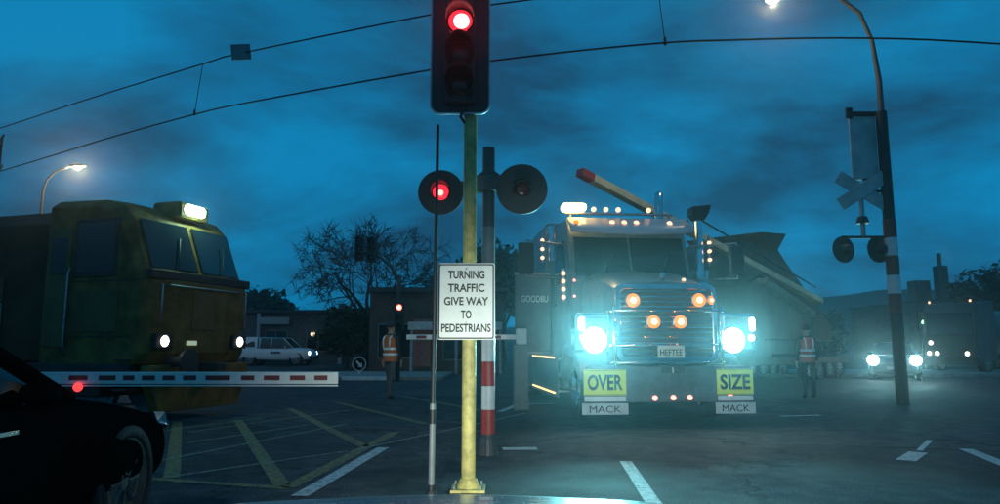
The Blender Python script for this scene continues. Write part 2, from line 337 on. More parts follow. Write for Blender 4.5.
# ------------------------------------------------------------------ nearest traffic light on pale yellow pole, with sign
tl = thing('traffic_light', 'traffic light showing red on pale yellow pole with black-bordered sign', 'traffic light', (-0.28, 6.4, 0))
cyl('pole', M_poleyel, tl, (0, 0, 0.02), (0, 0, 3.6), 0.062, 0.062, 24)
bp_ = MB().box(-.15, .15, -.15, .15, 0, .025).cyl((0, 0, .02), (0, 0, .1), .11, .075, 20).build('base_plate', M_poleyel, tl, .004)
for sx in (-1, 1):
    for sy in (-1, 1): cyl('bolt', M_steel, bp_, (sx * .115, sy * .115, .025), (sx * .115, sy * .115, .06), .014, None, 6)
def rrect(hw, hh, r, n=5, cx=0, cz=0):
    p = []
    for sx, sz, a0 in ((1, 1, 0), (-1, 1, 90), (-1, -1, 180), (1, -1, 270)):
        for k in range(n + 1):
            a = R(a0 + 90 * k / n); p.append((cx + sx * (hw - r) + math.cos(a) * r, cz + sz * (hh - r) + math.sin(a) * r))
    return p
HX = -0.095
bb = MB().prism(rrect(.275, .60, .09, 6, HX, 4.02), 'y', -.075, -.06).build('backboard', M_black, tl)
o_, i_ = rrect(.283, .608, .095, 6, HX, 4.02), rrect(.268, .593, .085, 6, HX, 4.02)
MB().loft([[(x, -.079, z) for x, z in o_], [(x, -.079, z) for x, z in i_], [(x, -.056, z) for x, z in i_], [(x, -.056, z) for x, z in o_], [(x, -.079, z) for x, z in o_]], False).build('border', mat('white_reflective_edge', (0.45, 0.47, 0.5), .5), bb)
box('housing', M_black, tl, HX - .15, HX + .15, -.14, .06, 3.49, 4.56, .03)
box('bracket', M_poleyel, tl, -.04, .04, -.06, .05, 3.5, 3.62, .005)
tube('conduit', M_black, tl, [(-.03, -.06, 3.55), (-.06, -.09, 3.46), (-.09, -.07, 3.39), (-.06, -.03, 3.35), (-.03, -.0, 3.33)], .014, 8)
def visor(parent, c, r, ln, d=(0, -1, 0)):
    m = MB(); c = Vector(c); d = Vector(d); out = []
    u = Vector((0, 0, 1)); s_ = d.cross(u).normalized()
    rings = []
    for rr, hh in ((r, 0), (r, 1), (r - .008, 1), (r - .008, 0)):
        rings.append([c + (u * math.cos(a) + s_ * math.sin(a)) * rr + d * hh * ln * (0.62 + .38 * math.cos(a)) for a in [R(-150 + 300 * k / 24) for k in range(25)]])
    return m.loft(rings + [rings[0]], False, False).build('visor', M_black, parent, 0, True)
for z, mm in ((4.30, None), (3.99, mat('dark_amber_lens', (.012, .008, .003), .3)), (3.68, mat('dark_green_lens', (.003, .01, .007), .3))):
    ln_ = MB().lathe([(0, -.02), (.08, -.012), (.125, 0.02), (.125, .04)], (HX, -.15, z), (0, 1, 0), 28).build('lens', mm or E_red, tl, 0, True)
    if mm is None:
        MB().lathe([(0, -.008), (.05, -.004), (.074, 0.012), (.074, .02)], (HX + .012, -.178, z - .01), (0, 1, 0), 24).build('lamp_core', E_redhot, ln_, 0, True)
        spot('signal_beam', tl, (HX, -.24, z), (0, -1, -.12), 30, (1, .05, .06), 150, .8, .1)
    visor(ln_, (HX, -.14, z), .138, .2)
sg = MB().prism(rrect(.258, .345, .02, 4, -.025, 1.66), 'y', -.078, -.072).build('sign', M_signw, tl)
o_, i_ = rrect(.25, .337, .018, 4, -.025, 1.66), rrect(.238, .325, .012, 4, -.025, 1.66)
MB().loft([[(x, -.0785, z) for x, z in o_], [(x, -.0805, z) for x, z in o_], [(x, -.0805, z) for x, z in i_], [(x, -.0785, z) for x, z in i_], [(x, -.0785, z) for x, z in o_]], False).build('border', M_ink, sg)
for k, (s_, wd) in enumerate((('TURNING', .33), ('TRAFFIC', .33), ('GIVE WAY', .40), ('TO', .095), ('PEDESTRIANS', .445))):
    text('lettering', s_, M_ink, sg, (-.025, -.081, 1.90 - k * .12), FACE, .075, .022, wd)
for z in (1.45, 1.88): cyl('bolt', M_steel, sg, (-.025, -.085, z + (.02 if z < 1.6 else .075)), (-.025, -.078, z + (.02 if z < 1.6 else .075)), .011, None, 8); MB().cyl((0, 0, z), (0, 0, z + .03), .068, .068, 20).box(-.1, .1, -.072, -.05, z, z + .03).build('clamp', M_steel, sg)

# thin black-and-white striped rod
rod = thing('striped_rod', 'thin black and white banded upright rod beside the pale yellow pole', 'rod', (-.58, 6.12, 0))
zs = [0, .1, .6, .72, .77, 3.24]
for k in range(5):
    cyl('band', M_black if k % 2 == 0 else M_grey, rod, (0.006 * zs[k], 0, zs[k]), (0.006 * zs[k + 1], 0, zs[k + 1]), .026 if k < 4 else .02, .026 if k < 4 else .014, 12)
cyl('foot', M_black, rod, (0, 0, 0), (0, 0, .05), .06, .04, 14)

# ------------------------------------------------------------------ level-crossing flashing lights
def crossing_lamp(parent, c, d, r, lit):
    c = Vector(c); d = Vector(d).normalized()
    b = MB().lathe([(r, 0), (r, .02), (.12, .025), (.13, .1), (.09, .2), (0, .21)], c, -d, 32).build('lamp_disc', M_black, parent)
    lens = MB().lathe([(0, .02), (.06, .016), (.095, 0), (.095, -.02)], c + d * .01, d, 24).build('lens', E_red if lit else mat('dark_red_lens', (.06, .01, .012), .2), b, 0, True)
    if lit: MB().lathe([(0, .012), (.03, .01), (.04, 0), (.04, -.01)], c + d * .024 + Vector((0.0, 0, -.01)), d, 16).build('lamp_core', emit('red_flash_core', (1, .3, .25), 3.2), lens, 0, True)
    m = MB(); u = Vector((0, 0, 1)); s_ = d.cross(u).normalized(); rings = []
    for rr, hh in ((.115, 0), (.115, 1), (.108, 1), (.108, 0)):
        rings.append([c + (u * math.cos(a) + s_ * math.sin(a)) * rr + d * hh * .26 * (0.6 + .4 * math.cos(a)) for a in [R(-130 + 260 * k / 20) for k in range(21)]])
    m.loft(rings + [rings[0]], False, False).build('visor', M_black, b, 0, True)
    return b
cx = thing('crossing_signal', 'railway crossing flashing light post with left lamp lit red, behind the yellow pole', 'crossing signal', (-.14, 8.45, 0))
M_dkpost = mat('dark_post_paint', (.05, .055, .06), .5)
cyl('post', M_dkpost, cx, (0, 0, 0), (0, 0, 3.7), .078, .078, 20)
MB().cyl((0, 0, 1.36), (0, 0, 2.7), .0795, .0795, 24).build('sleeve', M_grey, cx)
z = 0.24
for k in range(4):
    MB().cyl((0, 0, z), (0, 0, z + .275), .081, .081, 24).build('band', M_red if k % 2 == 0 else M_white, cx); z += .28
cyl('base', M_dkpost, cx, (0, 0, 0), (0, 0, .2), .13, .1, 20)
ca = MB().box(-.62, .5, -.05, 0.02, 3.2, 3.27).box(-.16, .16, -.12, .11, 3.15, 3.33).build('crossarm', M_dkpost, cx, .01)
tube('arm_bracket', M_dkpost, ca, [(-.16, 0, 3.3), (0, -.06, 3.42), (.18, 0, 3.3)], .03, 8)
crossing_lamp(cx, (-.575, -.18, 3.10), (0, -1, 0), .275, True)
crossing_lamp(cx, (.405, -.18, 3.14), (.0, -1, 0), .31, False)
for x in (-.575, .405): cyl('hanger', M_dkpost, ca, (x, -.02, 3.05), (x, -.02, 3.24), .025)
spot('flash_beam', cx, (-.575, -.5, 3.08), (0, -1, -.1), 1.5, (1, .1, .1), 150, .8, .08)

# ------------------------------------------------------------------ boom barrier (lowered, left)
bm_ = thing('boom_barrier', 'lowered white boom barrier arm with dark red bands in front of the train', 'barrier', (-6.9, 7.6, 0))
X1 = 5.17
arm = MB().box(.2, X1, -.02, .02, .86, .985).build('arm', M_white, bm_, .006)
x = 1.2
for k, (a, b) in enumerate(((1.25, 1.5), (1.78, 2.02), (2.3, 2.5), (2.62, 2.80), (2.88, 3.0), (3.08, 3.22), (3.30, 3.43), (3.52, 3.66), (3.76, 4.02), (4.14, 4.28), (4.38, 4.55), (4.66, 4.82), (4.92, 5.06))):
    box('band', M_darkred, arm, a, b, -.0235, -.0205, .90, .95)
box('lower_rail', M_white, arm, .6, X1 - .0, -.012, .012, .835, .85, .003)
MB().box(-.25, .3, -.25, .25, 0, 1.15).build('mechanism_box', M_grey, bm_, .03)
box('counterweight', M_darkgrey, bm_, -.9, -.25, -.1, .1, .75, 1.05, .02)
lb = MB().lathe([(.045, 0), (.05, .02), (.035, .05), (0, .06)], (2.42, -.03, .83), (0, -1, 0), 14).build('arm_lamp', emit('dim_red_glow', (1, .05, .05), 1.6), bm_, 0, True)

# far boom beyond the track
b2 = thing('boom_barrier', 'far lowered pale boom barrier arm beyond the rails beside the truck', 'barrier', (.42, 14.2, 0))
MB().box(-2.3, -.1, -.02, .02, 1.4, 1.5).build('arm', M_white, b2, .006)
for k in range(4): box('band', M_darkred, b2, -2.1 + k * .5, -1.9 + k * .5, -.0235, -.0205, 1.42, 1.48)
box('mechanism_box', M_grey, b2, -.15, .15, -.15, .15, 0, 1.3, .03)
box('pivot_head', M_white, b2, -.1, .12, -.1, .1, 1.3, 1.62, .02)

# ------------------------------------------------------------------ cars
def section(y, hw, zb, zt, crown=.02):
    half = [(0, zb), (hw * .8, zb), (hw * .97, zb + .06), (hw, zb + (zt - zb) * .45), (hw * .985, zb + (zt - zb) * .75), (hw * .90, zt - .02), (hw * .6, zt + crown * .6), (0, zt + crown)]
    return [(x, y, z) for x, z in half] + [(-x, y, z) for x, z in half[-2:0:-1]]
def car(root, st, gh, paint, wheels, wr, roof_m=None, glass_m=None, lamp=None, rim=None):
    body = MB().loft([section(*s) for s in st]).build('body', paint, root, 0, True, 2)
    rings = []
    for y, wb, wt, zb, zt in gh:
        rings.append([(-wb, y, zb), (-(wb + wt) / 2 - .015, y, (zb + zt) / 2), (-wt, y, zt), (wt, y, zt), ((wb + wt) / 2 + .015, y, (zb + zt) / 2), (wb, y, zb)])
    MB().loft(rings).build('windows', glass_m or M_glassdark, root, 0, False)
    top = [gq for gq in gh if gq[4] - gq[3] > .1]
    MB().loft([[(-t[2] - .02, t[0], t[4] - .02), (-t[2] * .8, t[0], t[4] + .02), (0, t[0], t[4] + .035), (t[2] * .8, t[0], t[4] + .02), (t[2] + .02, t[0], t[4] - .02)] for t in top]).build('roof', roof_m or paint, root, 0, True)
    for s in (-1, 1):
        for i in range(len(top) - 1): pass
        f0, f1, b0, b1 = gh[0], top[0], top[-1], gh[-1]
        MB().tube([(s * (f0[1] + .0), f0[0], f0[3] + .0), (s * (f1[2] + .01), f1[0], f1[4])], .035, 6).build('pillar', paint, root, 0, True)
        MB().tube([(s * (b1[1] + .0), b1[0], b1[3]), (s * (b0[2] + .01), b0[0], b0[4])], .05, 6).build('pillar', paint, root, 0, True)
        mid = (f1[0] + b0[0]) / 2
        MB().tube([(s * (f1[1] + .005), mid, f1[3]), (s * (f1[1] * .5 + f1[2] * .5 + .02), mid, (f1[3] + f1[4]) / 2), (s * (f1[2] + .01), mid, f1[4])], .035, 6).build('pillar', paint, root, 0, True)
        MB().lathe([(0, -.1), (.05, -.09), (.075, 0), (.05, .09), (0, .1)], (s * (f0[1] + .12), f0[0] + .5, f0[3] + .06), (1, 0, 0), 12).build('mirror', paint, root, 0, True)
    for y in wheels:
        for s in (-1, 1):
            wheel(root, (s * (st[2][1] - .1), y, wr), wr, .21, 8, rim)
            MB().lathe([(wr + .05, -.03), (wr + .05, .012), (wr - .02, .012), (wr - .02, -.03)], (s * (st[2][1] - .005), y, wr), (s, 0, 0), 28).build('wheel_arch', M_rubber, root, 0, True)
    return body
sedan_st = [(0.0, .66, .32, .60, .0), (.06, .80, .26, .70, .01), (.35, .87, .2, .80, .02), (1.0, .89, .18, .90, .025), (1.35, .90, .18, .94, .02), (2.4, .91, .18, .95, .0), (3.5, .90, .2, .97, .0), (4.2, .86, .24, .96, .01), (4.45, .76, .3, .88, .0), (4.52, .6, .38, .7, .0)]
sedan_gh = [(1.35, .74, .66, .93, .95), (2.3, .80, .60, .93, 1.40), (3.1, .80, .58, .94, 1.43), (4.05, .70, .6, .95, .98)]
M_blackcar = mat('black_car_paint', (0.003, 0.0032, 0.004), .3, 0, .1, 3, coat=0, spec=0.0)
dc = thing('car', 'black car stopped in the next lane before the lowered barrier', 'car', (-3.45, 5.8, 0), R(181))
car(dc, sedan_st, sedan_gh, M_blackcar, (.85, 3.55), .33, glass_m=M_glass, rim=M_darkgrey)
for s in (-1, 1):
    hd = MB().loft([[(s * .58, .02, .58), (s * .58, .04, .67), (s * .60, .04, .67), (s * .60, .02, .58)], [(s * .76, .06, .61), (s * .76, .10, .72), (s * .78, .10, .72), (s * .78, .05, .61)], [(s * .85, .24, .65), (s * .835, .28, .755), (s * .85, .28, .755), (s * .865, .24, .65)], [(s * .875, .46, .70), (s * .86, .5, .775), (s * .87, .5, .775), (s * .885, .46, .70)]]).build('headlight', mat('clear_lamp_plastic', (.35, .42, .45), .12, .6), dc, .008)
    MB().tube([(s * .77, .05, .60), (s * .855, .22, .645), (s * .885, .44, .69)], .014, 6).build('chrome_trim', M_chrome, hd, 0, True)
    MB().box(s * .915 - .01, s * .915 + .01, 2.1, 2.28, .80, .825).build('door_handle', M_chrome, dc, .004)
MB().tube([(-.5, .01, .5), (0, -.01, .52), (.5, .01, .5)], .02, 6).build('grille_bar', M_chrome, dc, 0, True)
for yy in (2.45, 3.35):
    box('seat', M_darkgrey, dc, -.6, -.1, yy, yy + .14, .5, 1.22, .04); box('seat', M_darkgrey, dc, .1, .6, yy, yy + .14, .5, 1.22, .04)

# oncoming car with blinding lamps on the right
pc = thing('car', 'dark oncoming car with two dazzling headlights right of the truck', 'car', (14.75, 26.5, 0), R(-29))
car(pc, sedan_st, sedan_gh, mat('dark_blue_car_paint', (.012, .018, .025), .3, 0, .1, 3, coat=.2), (.85, 3.55), .33)
for s in (-1, 1):
    MB().lathe([(0, -.07), (.13, -.05), (.19, .01), (.19, .07)], (s * .70, .0, .76), (0, 1, 0), 20).build('headlight', E_head, pc, 0, True)
    spot('beam', pc, (s * .72, -.1, .72), Vector((0, -1, .2)), 500, (.4, .95, 1), 60, 1, .08)
box('number_plate', M_white, pc, -.26, .26, -.02, -.005, .42, .53)

# white utility vehicle with canopy in the background
ut = thing('utility_vehicle', 'white double-cab utility with canopy on its tray, parked beyond the crossing', 'utility vehicle', (-12.6, 48.0, 0), R(86))
ute_st = [(0.0, .6, .45, .85, .0), (.06, .8, .4, .98, .01), (.3, .9, .36, 1.14, .02), (1.2, .93, .34, 1.2, .02), (1.45, .93, .34, 1.2, .0), (3.4, .93, .36, 1.2, .0), (5.0, .93, .42, 1.2, .0), (5.2, .88, .45, 1.18, .0), (5.22, .8, .5, 1.0, .0)]
ute_gh = [(1.2, .78, .72, 1.18, 1.21), (1.9, .84, .72, 1.18, 1.84), (3.35, .84, .72, 1.18, 1.86), (3.5, .84, .72, 1.18, 1.84)]
M_utew = mat('white_car_paint', (.78, .80, .80), .35, 0, .08, 3, coat=.3)
car(ut, ute_st, ute_gh, M_utew, (.95, 4.15), .42)
cn_ = MB().loft([[(-.86, 3.66, 1.1), (-.78, 3.66, 1.92), (.78, 3.66, 1.92), (.86, 3.66, 1.1)], [(-.86, 5.12, 1.1), (-.8, 4.98, 1.92), (.8, 4.98, 1.92), (.86, 5.12, 1.1)]]).build('canopy', M_utew, ut, .03)
for s in (-1, 1):
    MB().add([(s * .862, 3.8, 1.25), (s * .862, 4.9, 1.25), (s * .815, 4.85, 1.62), (s * .815, 3.85, 1.62)], [(0, 1, 2, 3)]).build('side_window', M_glassdark, cn_)
    MB().lathe([(0, -.02), (.1, -.01), (.14, .02), (.14, .06)], (s * .68, .06, .82), (0, 1, 0), 16).build('headlight', emit('ute_lamp_glow', (.6, .85, 1), 12), ut, 0, True)
    MB().box(s * .945 - .004, s * .945 + .004, 2.0, 2.7, .82, .95).build('door_lettering_panel', mat('blue_decal', (.1, .13, .2), .5), ut)
box('bumper', M_darkgrey, ut, -.8, .8, -.08, .05, .45, .65, .03)

# ------------------------------------------------------------------ locomotive
lo = thing('locomotive', 'dull yellow diesel locomotive with lamps lit, moving behind the lowered barrier', 'locomotive', tuple(T0), TH)
M_lyel = mat('grimy_yellow_loco_paint', (0.21, 0.11, 0.028), .65, 0, .35, 2.6, dirt=(.09, .045, .014), spec=.2)
M_lbrn = mat('dark_red_loco_paint', (0.11, 0.045, 0.02), .65, 0, .4, 1.4, spec=.2)
M_lgry = mat('loco_underframe', (0.03, 0.03, 0.03), .7, 0, .3, 2)
prof = [(.12, .95), (0.0, 1.15), (0.0, 2.38), (.16, 2.62), (.5, 3.5), (.74, 3.74), (1.1, 3.84), (2.25, 3.86), (2.25, .95)]
cabm = MB()
cabm.loft([[(x * 1.0, y + (.16 if abs(x) > 1.3 else (.05 if abs(x) > .9 else 0)) * (1 if y < 1.2 else 0), z - (.16 if abs(x) > 1.3 else (.03 if abs(x) > .9 else 0)) * (1 if z > 3.4 else 0)) for y, z in prof] for x in (-1.36, -1.2, -.7, 0, .7, 1.2, 1.36)])
cab = cabm.build('cab', M_lyel, lo, .03)
def quad(name, m, parent, pts, t=.02, bevel=0.004):
    p = [Vector(q) for q in pts]; n = (p[1] - p[0]).cross(p[2] - p[0]).normalized() * t
    return MB().loft([p, [q + n for q in p]]).build(name, m, parent, bevel)
for x0, x1 in ((-1.12, -.06), (.06, 1.12)):
    ys = lambda z: .16 + (z - 2.62) * (.34 / .88)
    e = .05
    wsn = quad('windscreen', M_glassdark, cab, [(x0, ys(2.6) - .02 + (e if x0 < -.5 else 0), 2.6), (x1, ys(2.6) - .02 + (e if x1 > .5 else 0), 2.6), (x1, ys(3.46) - .02 + (e if x1 > .5 else 0), 3.46), (x0, ys(3.46) - .02 + (e if x0 < -.5 else 0), 3.46)])
    tube('wiper', M_black, wsn, [((x0 + x1) / 2, ys(2.6) - .06, 2.6), ((x0 + x1) / 2 + .25, ys(3.2) - .06, 3.2)], .012, 6)
box('window_band', M_black, cab, -1.3, 1.3, .0, .12, 2.40, 2.56, .02)
sw = box('side_window', M_glassdark, cab, -1.385, -1.355, .75, 1.55, 2.5, 3.38, .02)
box('window_frame', M_black, cab, -1.375, -1.345, .68, 1.62, 2.43, 3.45, .02)
dr = box('door', mat('loco_door_paint', (.16, .085, .022), .65, 0, .35, 2), cab, -1.38, -1.355, 1.68, 2.2, 1.25, 3.3, .015)
box('door_window', M_glassdark, dr, -1.39, -1.375, 1.76, 2.12, 2.5, 3.15, .01)
tube('handrail', M_steel, cab, [(-1.4, 1.64, 1.1), (-1.44, 1.64, 1.3), (-1.44, 1.64, 2.5), (-1.4, 1.64, 2.6)], .02, 6)
box('side_panel', mat('loco_panel_dark_paint', (.13, .07, .02), .65, 0, .3, 2), cab, -1.375, -1.352, .6, 1.6, 1.5, 2.2, .01)  # side panel in a darker tone than the cab paint
for z_ in (2.36, 1.42): box('seam', M_lgry, cab, -1.372, -1.350, .2, 2.22, z_, z_ + .018)
for x_ in (-1.1, 1.1): tube('front_handrail', M_steel, cab, [(x_, .02, 1.6), (x_, -.06, 1.62), (x_, -.06, 2.3), (x_, .02, 2.32)], .015, 6)
tube('front_handrail', M_steel, cab, [(-.9, .02, 2.3), (-.9, -.06, 2.3), (.9, -.06, 2.3), (.9, .02, 2.3)], .015, 6)
box('nose_door', mat('loco_door_paint', (.16, .085, .022), .65), cab, -.3, .3, -.012, .02, 1.55, 2.25, .01)
hb = box('lamp_box', M_lyel, lo, -.3, .5, .42, 1.05, 3.62, 3.94, .06)
MB().prism(rrect(.27, .105, .1, 5, .1, 3.80), 'y', .39, .44).build('headlight', E_train, hb, .015)
point('headlight_beam', lo, (.1, .30, 3.80), 45, (.42, 1, .72), .04)
for x in (-.98, .98):
    dl_ = box('ditch_light_housing', M_black, lo, x - .2, x + .2, -.06, .04, 1.22, 1.48, .02)
    MB().lathe([(0, -.02), (.07, -.014), (.095, .01), (.095, .05)], (x, -.07, 1.35), (0, 1, 0), 18).build('ditch_light', emit('ditch_glow', (1, 1, .85), 5), dl_, 0, True)
box('number_board', emit('number_board_glow', (.6, .8, .6), .5), lo, -.4, -.16, -.02, .02, 1.28, 1.36)
MB().prism([(-1.25, .95), (1.25, .95), (1.3, .8), (1.0, .16), (-1.0, .16), (-1.3, .8)], 'y', -.05, .15).build('pilot', M_lyel, lo, .02)
MB().lathe([(.09, 0), (.09, -.3), (.2, -.32), (.22, -.4), (0, -.42)], (-.75, 0, 1.0), (0, 1, 0), 16).build('buffer', M_lgry, lo)
MB().box(-.12, .12, -.45, 0, .72, .98).build('coupler', M_lgry, lo, .03)
for k in range(4): box('step', M_lgry, lo, -1.42, -1.2, .25 + .0, .55, .3 + k * .24, .33 + k * .24)
fr_ = box('frame', M_lgry, lo, -1.38, 1.38, .3, 17.5, .75, .98, .02)
hood = MB().loft([[(-1.22, y, 1.0), (-1.22, y, 3.45), (-1.0, y, 3.7), (1.0, y, 3.7), (1.22, y, 3.45), (1.22, y, 1.0)] for y in (2.26, 17.3)]).build('engine_hood', M_lbrn, lo, .02)
for k in range(9): box('hood_door', mat('loco_hood_door', (.09, .036, .018), .65, 0, .3, 3), hood, -1.245, -1.215, 3.35 + k * 1.5, 4.65 + k * 1.5, 1.15, 2.5, .012)
for k in range(4): box('grille', M_black, hood, -1.24, -1.21, 4.0 + k * 3.2, 6.2 + k * 3.2, 2.65, 3.25, .01)
for k in range(3): MB().cyl((0, 6 + k * 4, 3.68), (0, 6 + k * 4, 3.86), .5, .5, 20).build('roof_fan', M_lgry, hood)
tube('walkway_rail', M_steel, lo, [(-1.36, 3.2, 1.0), (-1.36, 3.2, 2.0), (-1.36, 17, 2.0), (-1.36, 17, 1.0)], .018, 6)
for k in range(6): tube('rail_stanchion', M_steel, lo, [(-1.36, 5 + k * 2.2, 1.0), (-1.36, 5 + k * 2.2, 2.0)], .015, 6)
box('fuel_tank', M_lgry, lo, -1.2, 1.2, 7, 11, .25, .75, .06)
for y0 in (1.2, 12.3):
    bg_ = box('bogie', M_lgry, lo, -1.05, 1.05, y0, y0 + 4.2, .4, .74, .04)
    for k in range(3):
        for s in (-1, 1): MB().lathe([(.46, -.06), (.46, .06), (.38, .07), (.3, .03), (0, .05)], (s * .6, y0 + .5 + k * 1.6, .475), (s, 0, 0), 24).build('wheel', M_steel, bg_, 0)

# ------------------------------------------------------------------ heavy truck with oversize signs
tk = thing('truck', 'bonneted heavy truck with chrome grille, amber lamps and OVER SIZE signs', 'truck', (2.71, 11.31, 0), R(5.5))
M_tpaint = mat('grey_green_truck_paint', (.11, .16, .17), .36, 0, .25, 3, coat=.25)
M_tpale = mat('pale_visor_paint', (.38, .42, .46), .35, 0, .1, 2, coat=.2)
ch = box('chassis', M_lgry, tk, -.45, .45, .3, 9.5, .55, .85, .01)
bu = MB().prism(rrect(1.32, .285, .07, 4, 0, .665), 'y', .0, .28).build('bumper', mat('dull_alloy_bumper', (.17, .19, .20), .4, .6, .3, 5), tk, .02)
for x, z in ((-.26, .45), (.04, .455), (.31, .455), (.98, .47)):
    q = MB().lathe([(0, -.02), (.03, -.016), (.042, 0), (.042, .02)], (x, -.012, z), (0, 1, 0), 14).build('marker_light', E_redm, bu, 0, True)
for s, wd_, t in ((-1, .68, 'OVER'), (1, .60, 'SIZE')):
    x = s * 1.06 - .01
    sgn = box('warning_sign', M_limesign, tk, x - wd_ / 2, x + wd_ / 2, -.045, -.03, .50, .90, .004)
    text('lettering', t, M_ink, sgn, (x, -.0475, .70), FACE, .24, .028, wd_ * .82)
    for zb_ in (.885, .508): box('border', M_ink, sgn, x - wd_ / 2 + .01, x + wd_ / 2 - .01, -.0465, -.0452, zb_, zb_ + .007)
    box('sign_lower_strip', M_white, sgn, x - wd_ / 2 + .01, x + wd_ / 2 - .01, -.04, -.028, .405, .485, .003)
    fl = box('mud_flap', mat('white_rubber_flap', (.5, .53, .52), .6, 0, .15, 5), tk, x - wd_ / 2 - .03, x + wd_ / 2 + .03, -.03, -.018, .20, .375, .004)
    text('lettering', 'MACK', M_ink, fl, (x, -.0325, .285), FACE, .105, .0, wd_ * .74)
# bonnet and grille
hoodr = []
for y, hw, zt in ((.16, .80, 2.22), (.2, .86, 2.30), (.6, .90, 2.42), (1.4, .95, 2.58), (2.1, .99, 2.68)):
    hoodr.append([(-hw, y, 1.0), (-hw, y, zt - .35), (-hw * .93, y, zt - .12), (-hw * .7, y, zt - .02), (0, y, zt + .03), (hw * .7, y, zt - .02), (hw * .93, y, zt - .12), (hw, y, zt - .35), (hw, y, 1.0)])
hd_ = MB().loft(hoodr).build('bonnet', M_tpaint, tk, .015, True)
MB().lathe([(0, -.1), (.03, -.1), (.05, -.03), (.03, .05), (0, .05)], (0, .22, 2.42), (0, -.3, 1), 10).build('bonnet_ornament', M_chrome, hd_, 0, True)
cyl('bonnet_lamp', E_marker, hd_, (.43, .42, 2.37), (.43, .40, 2.37), .03)
gr = MB()
o_, i_ = rrect(.84, .62, .12, 5, 0, 1.64), rrect(.76, .54, .08, 5, 0, 1.64)
gl = gr.loft([[(x, .15, z) for x, z in o_], [(x, .06, z) for x, z in o_], [(x, .06, z) for x, z in i_], [(x, .15, z) for x, z in i_]], False).build('grille', M_chrome, tk, .012)
box('grille_backing', M_darkgrey, gl, -.77, .77, .13, .149, 1.09, 2.19)
for k in range(13):
    z = 1.14 + k * .083
    box('grille_bar', M_chrome, gl, -.765, .765, .085, .125, z, z + .026, .008)
for z in (1.0, 1.28, 1.83): tube('guard_bar', M_chrome, tk, [(-.98, .1, z - .02), (-.9, 0.02, z), (.9, .02, z), (.98, .1, z - .02)], .022, 10)
for s in (-1, 1): tube('guard_upright', M_chrome, tk, [(s * .88, .02, .9), (s * .88, .02, 1.9)], .025, 10)
pl = box('number_plate', mat('plate_white', (.6, .66, .56), .45, 0, .08), tk, -.20, .24, -.03, -.015, 1.08, 1.27, .004)
text('lettering', 'HEFTEE', M_ink, pl, (.02, -.0325, 1.165), FACE, .10, .008, .36)
box('plate_holder', M_darkgrey, tk, -.14, .24, -.02, -.005, .84, .93, .004); box('plate_divider', M_white, tk, .03, .05, -.024, -.021, .84, .93)
for x, z, wd_ in ((-.59, 1.99, .11), (.50, 2.0, .11), (.70, 2.0, .055), (-.26, 1.65, .105), (.18, 1.65, .105)):
    hs = box('lamp_housing', M_chrome, tk, x - wd_ - .02, x + wd_ + .02, -.06, .06, z - .075, z + .075, .02)
    MB().lathe([(0, -.035), (wd_ * .6, -.025), (wd_, 0), (wd_, .01)], (x, -.062, z), (0, 1, 0), 18).build('amber_lens', E_amb, hs, 0, True)
    MB().lathe([(0, -.012), (wd_ * .4, -.008), (wd_ * .55, 0.012), (wd_ * .55, .02)], (x, -.088, z), (0, 1, 0), 14).build('amber_core', E_ambhot, hs, 0, True)
    if wd_ > .1: point('amber_light', tk, (x, -.15, z), 1.2, (1, .22, .0), .012)
    for dz in (.062, -.062): box('amber_reflection_strip', E_amb, hs, x - wd_ * .55, x + wd_ * .55, -.064, -.0605, z + dz - .006, z + dz + .006)  # glowing strips imitate the lamp's reflection in the chrome above and below
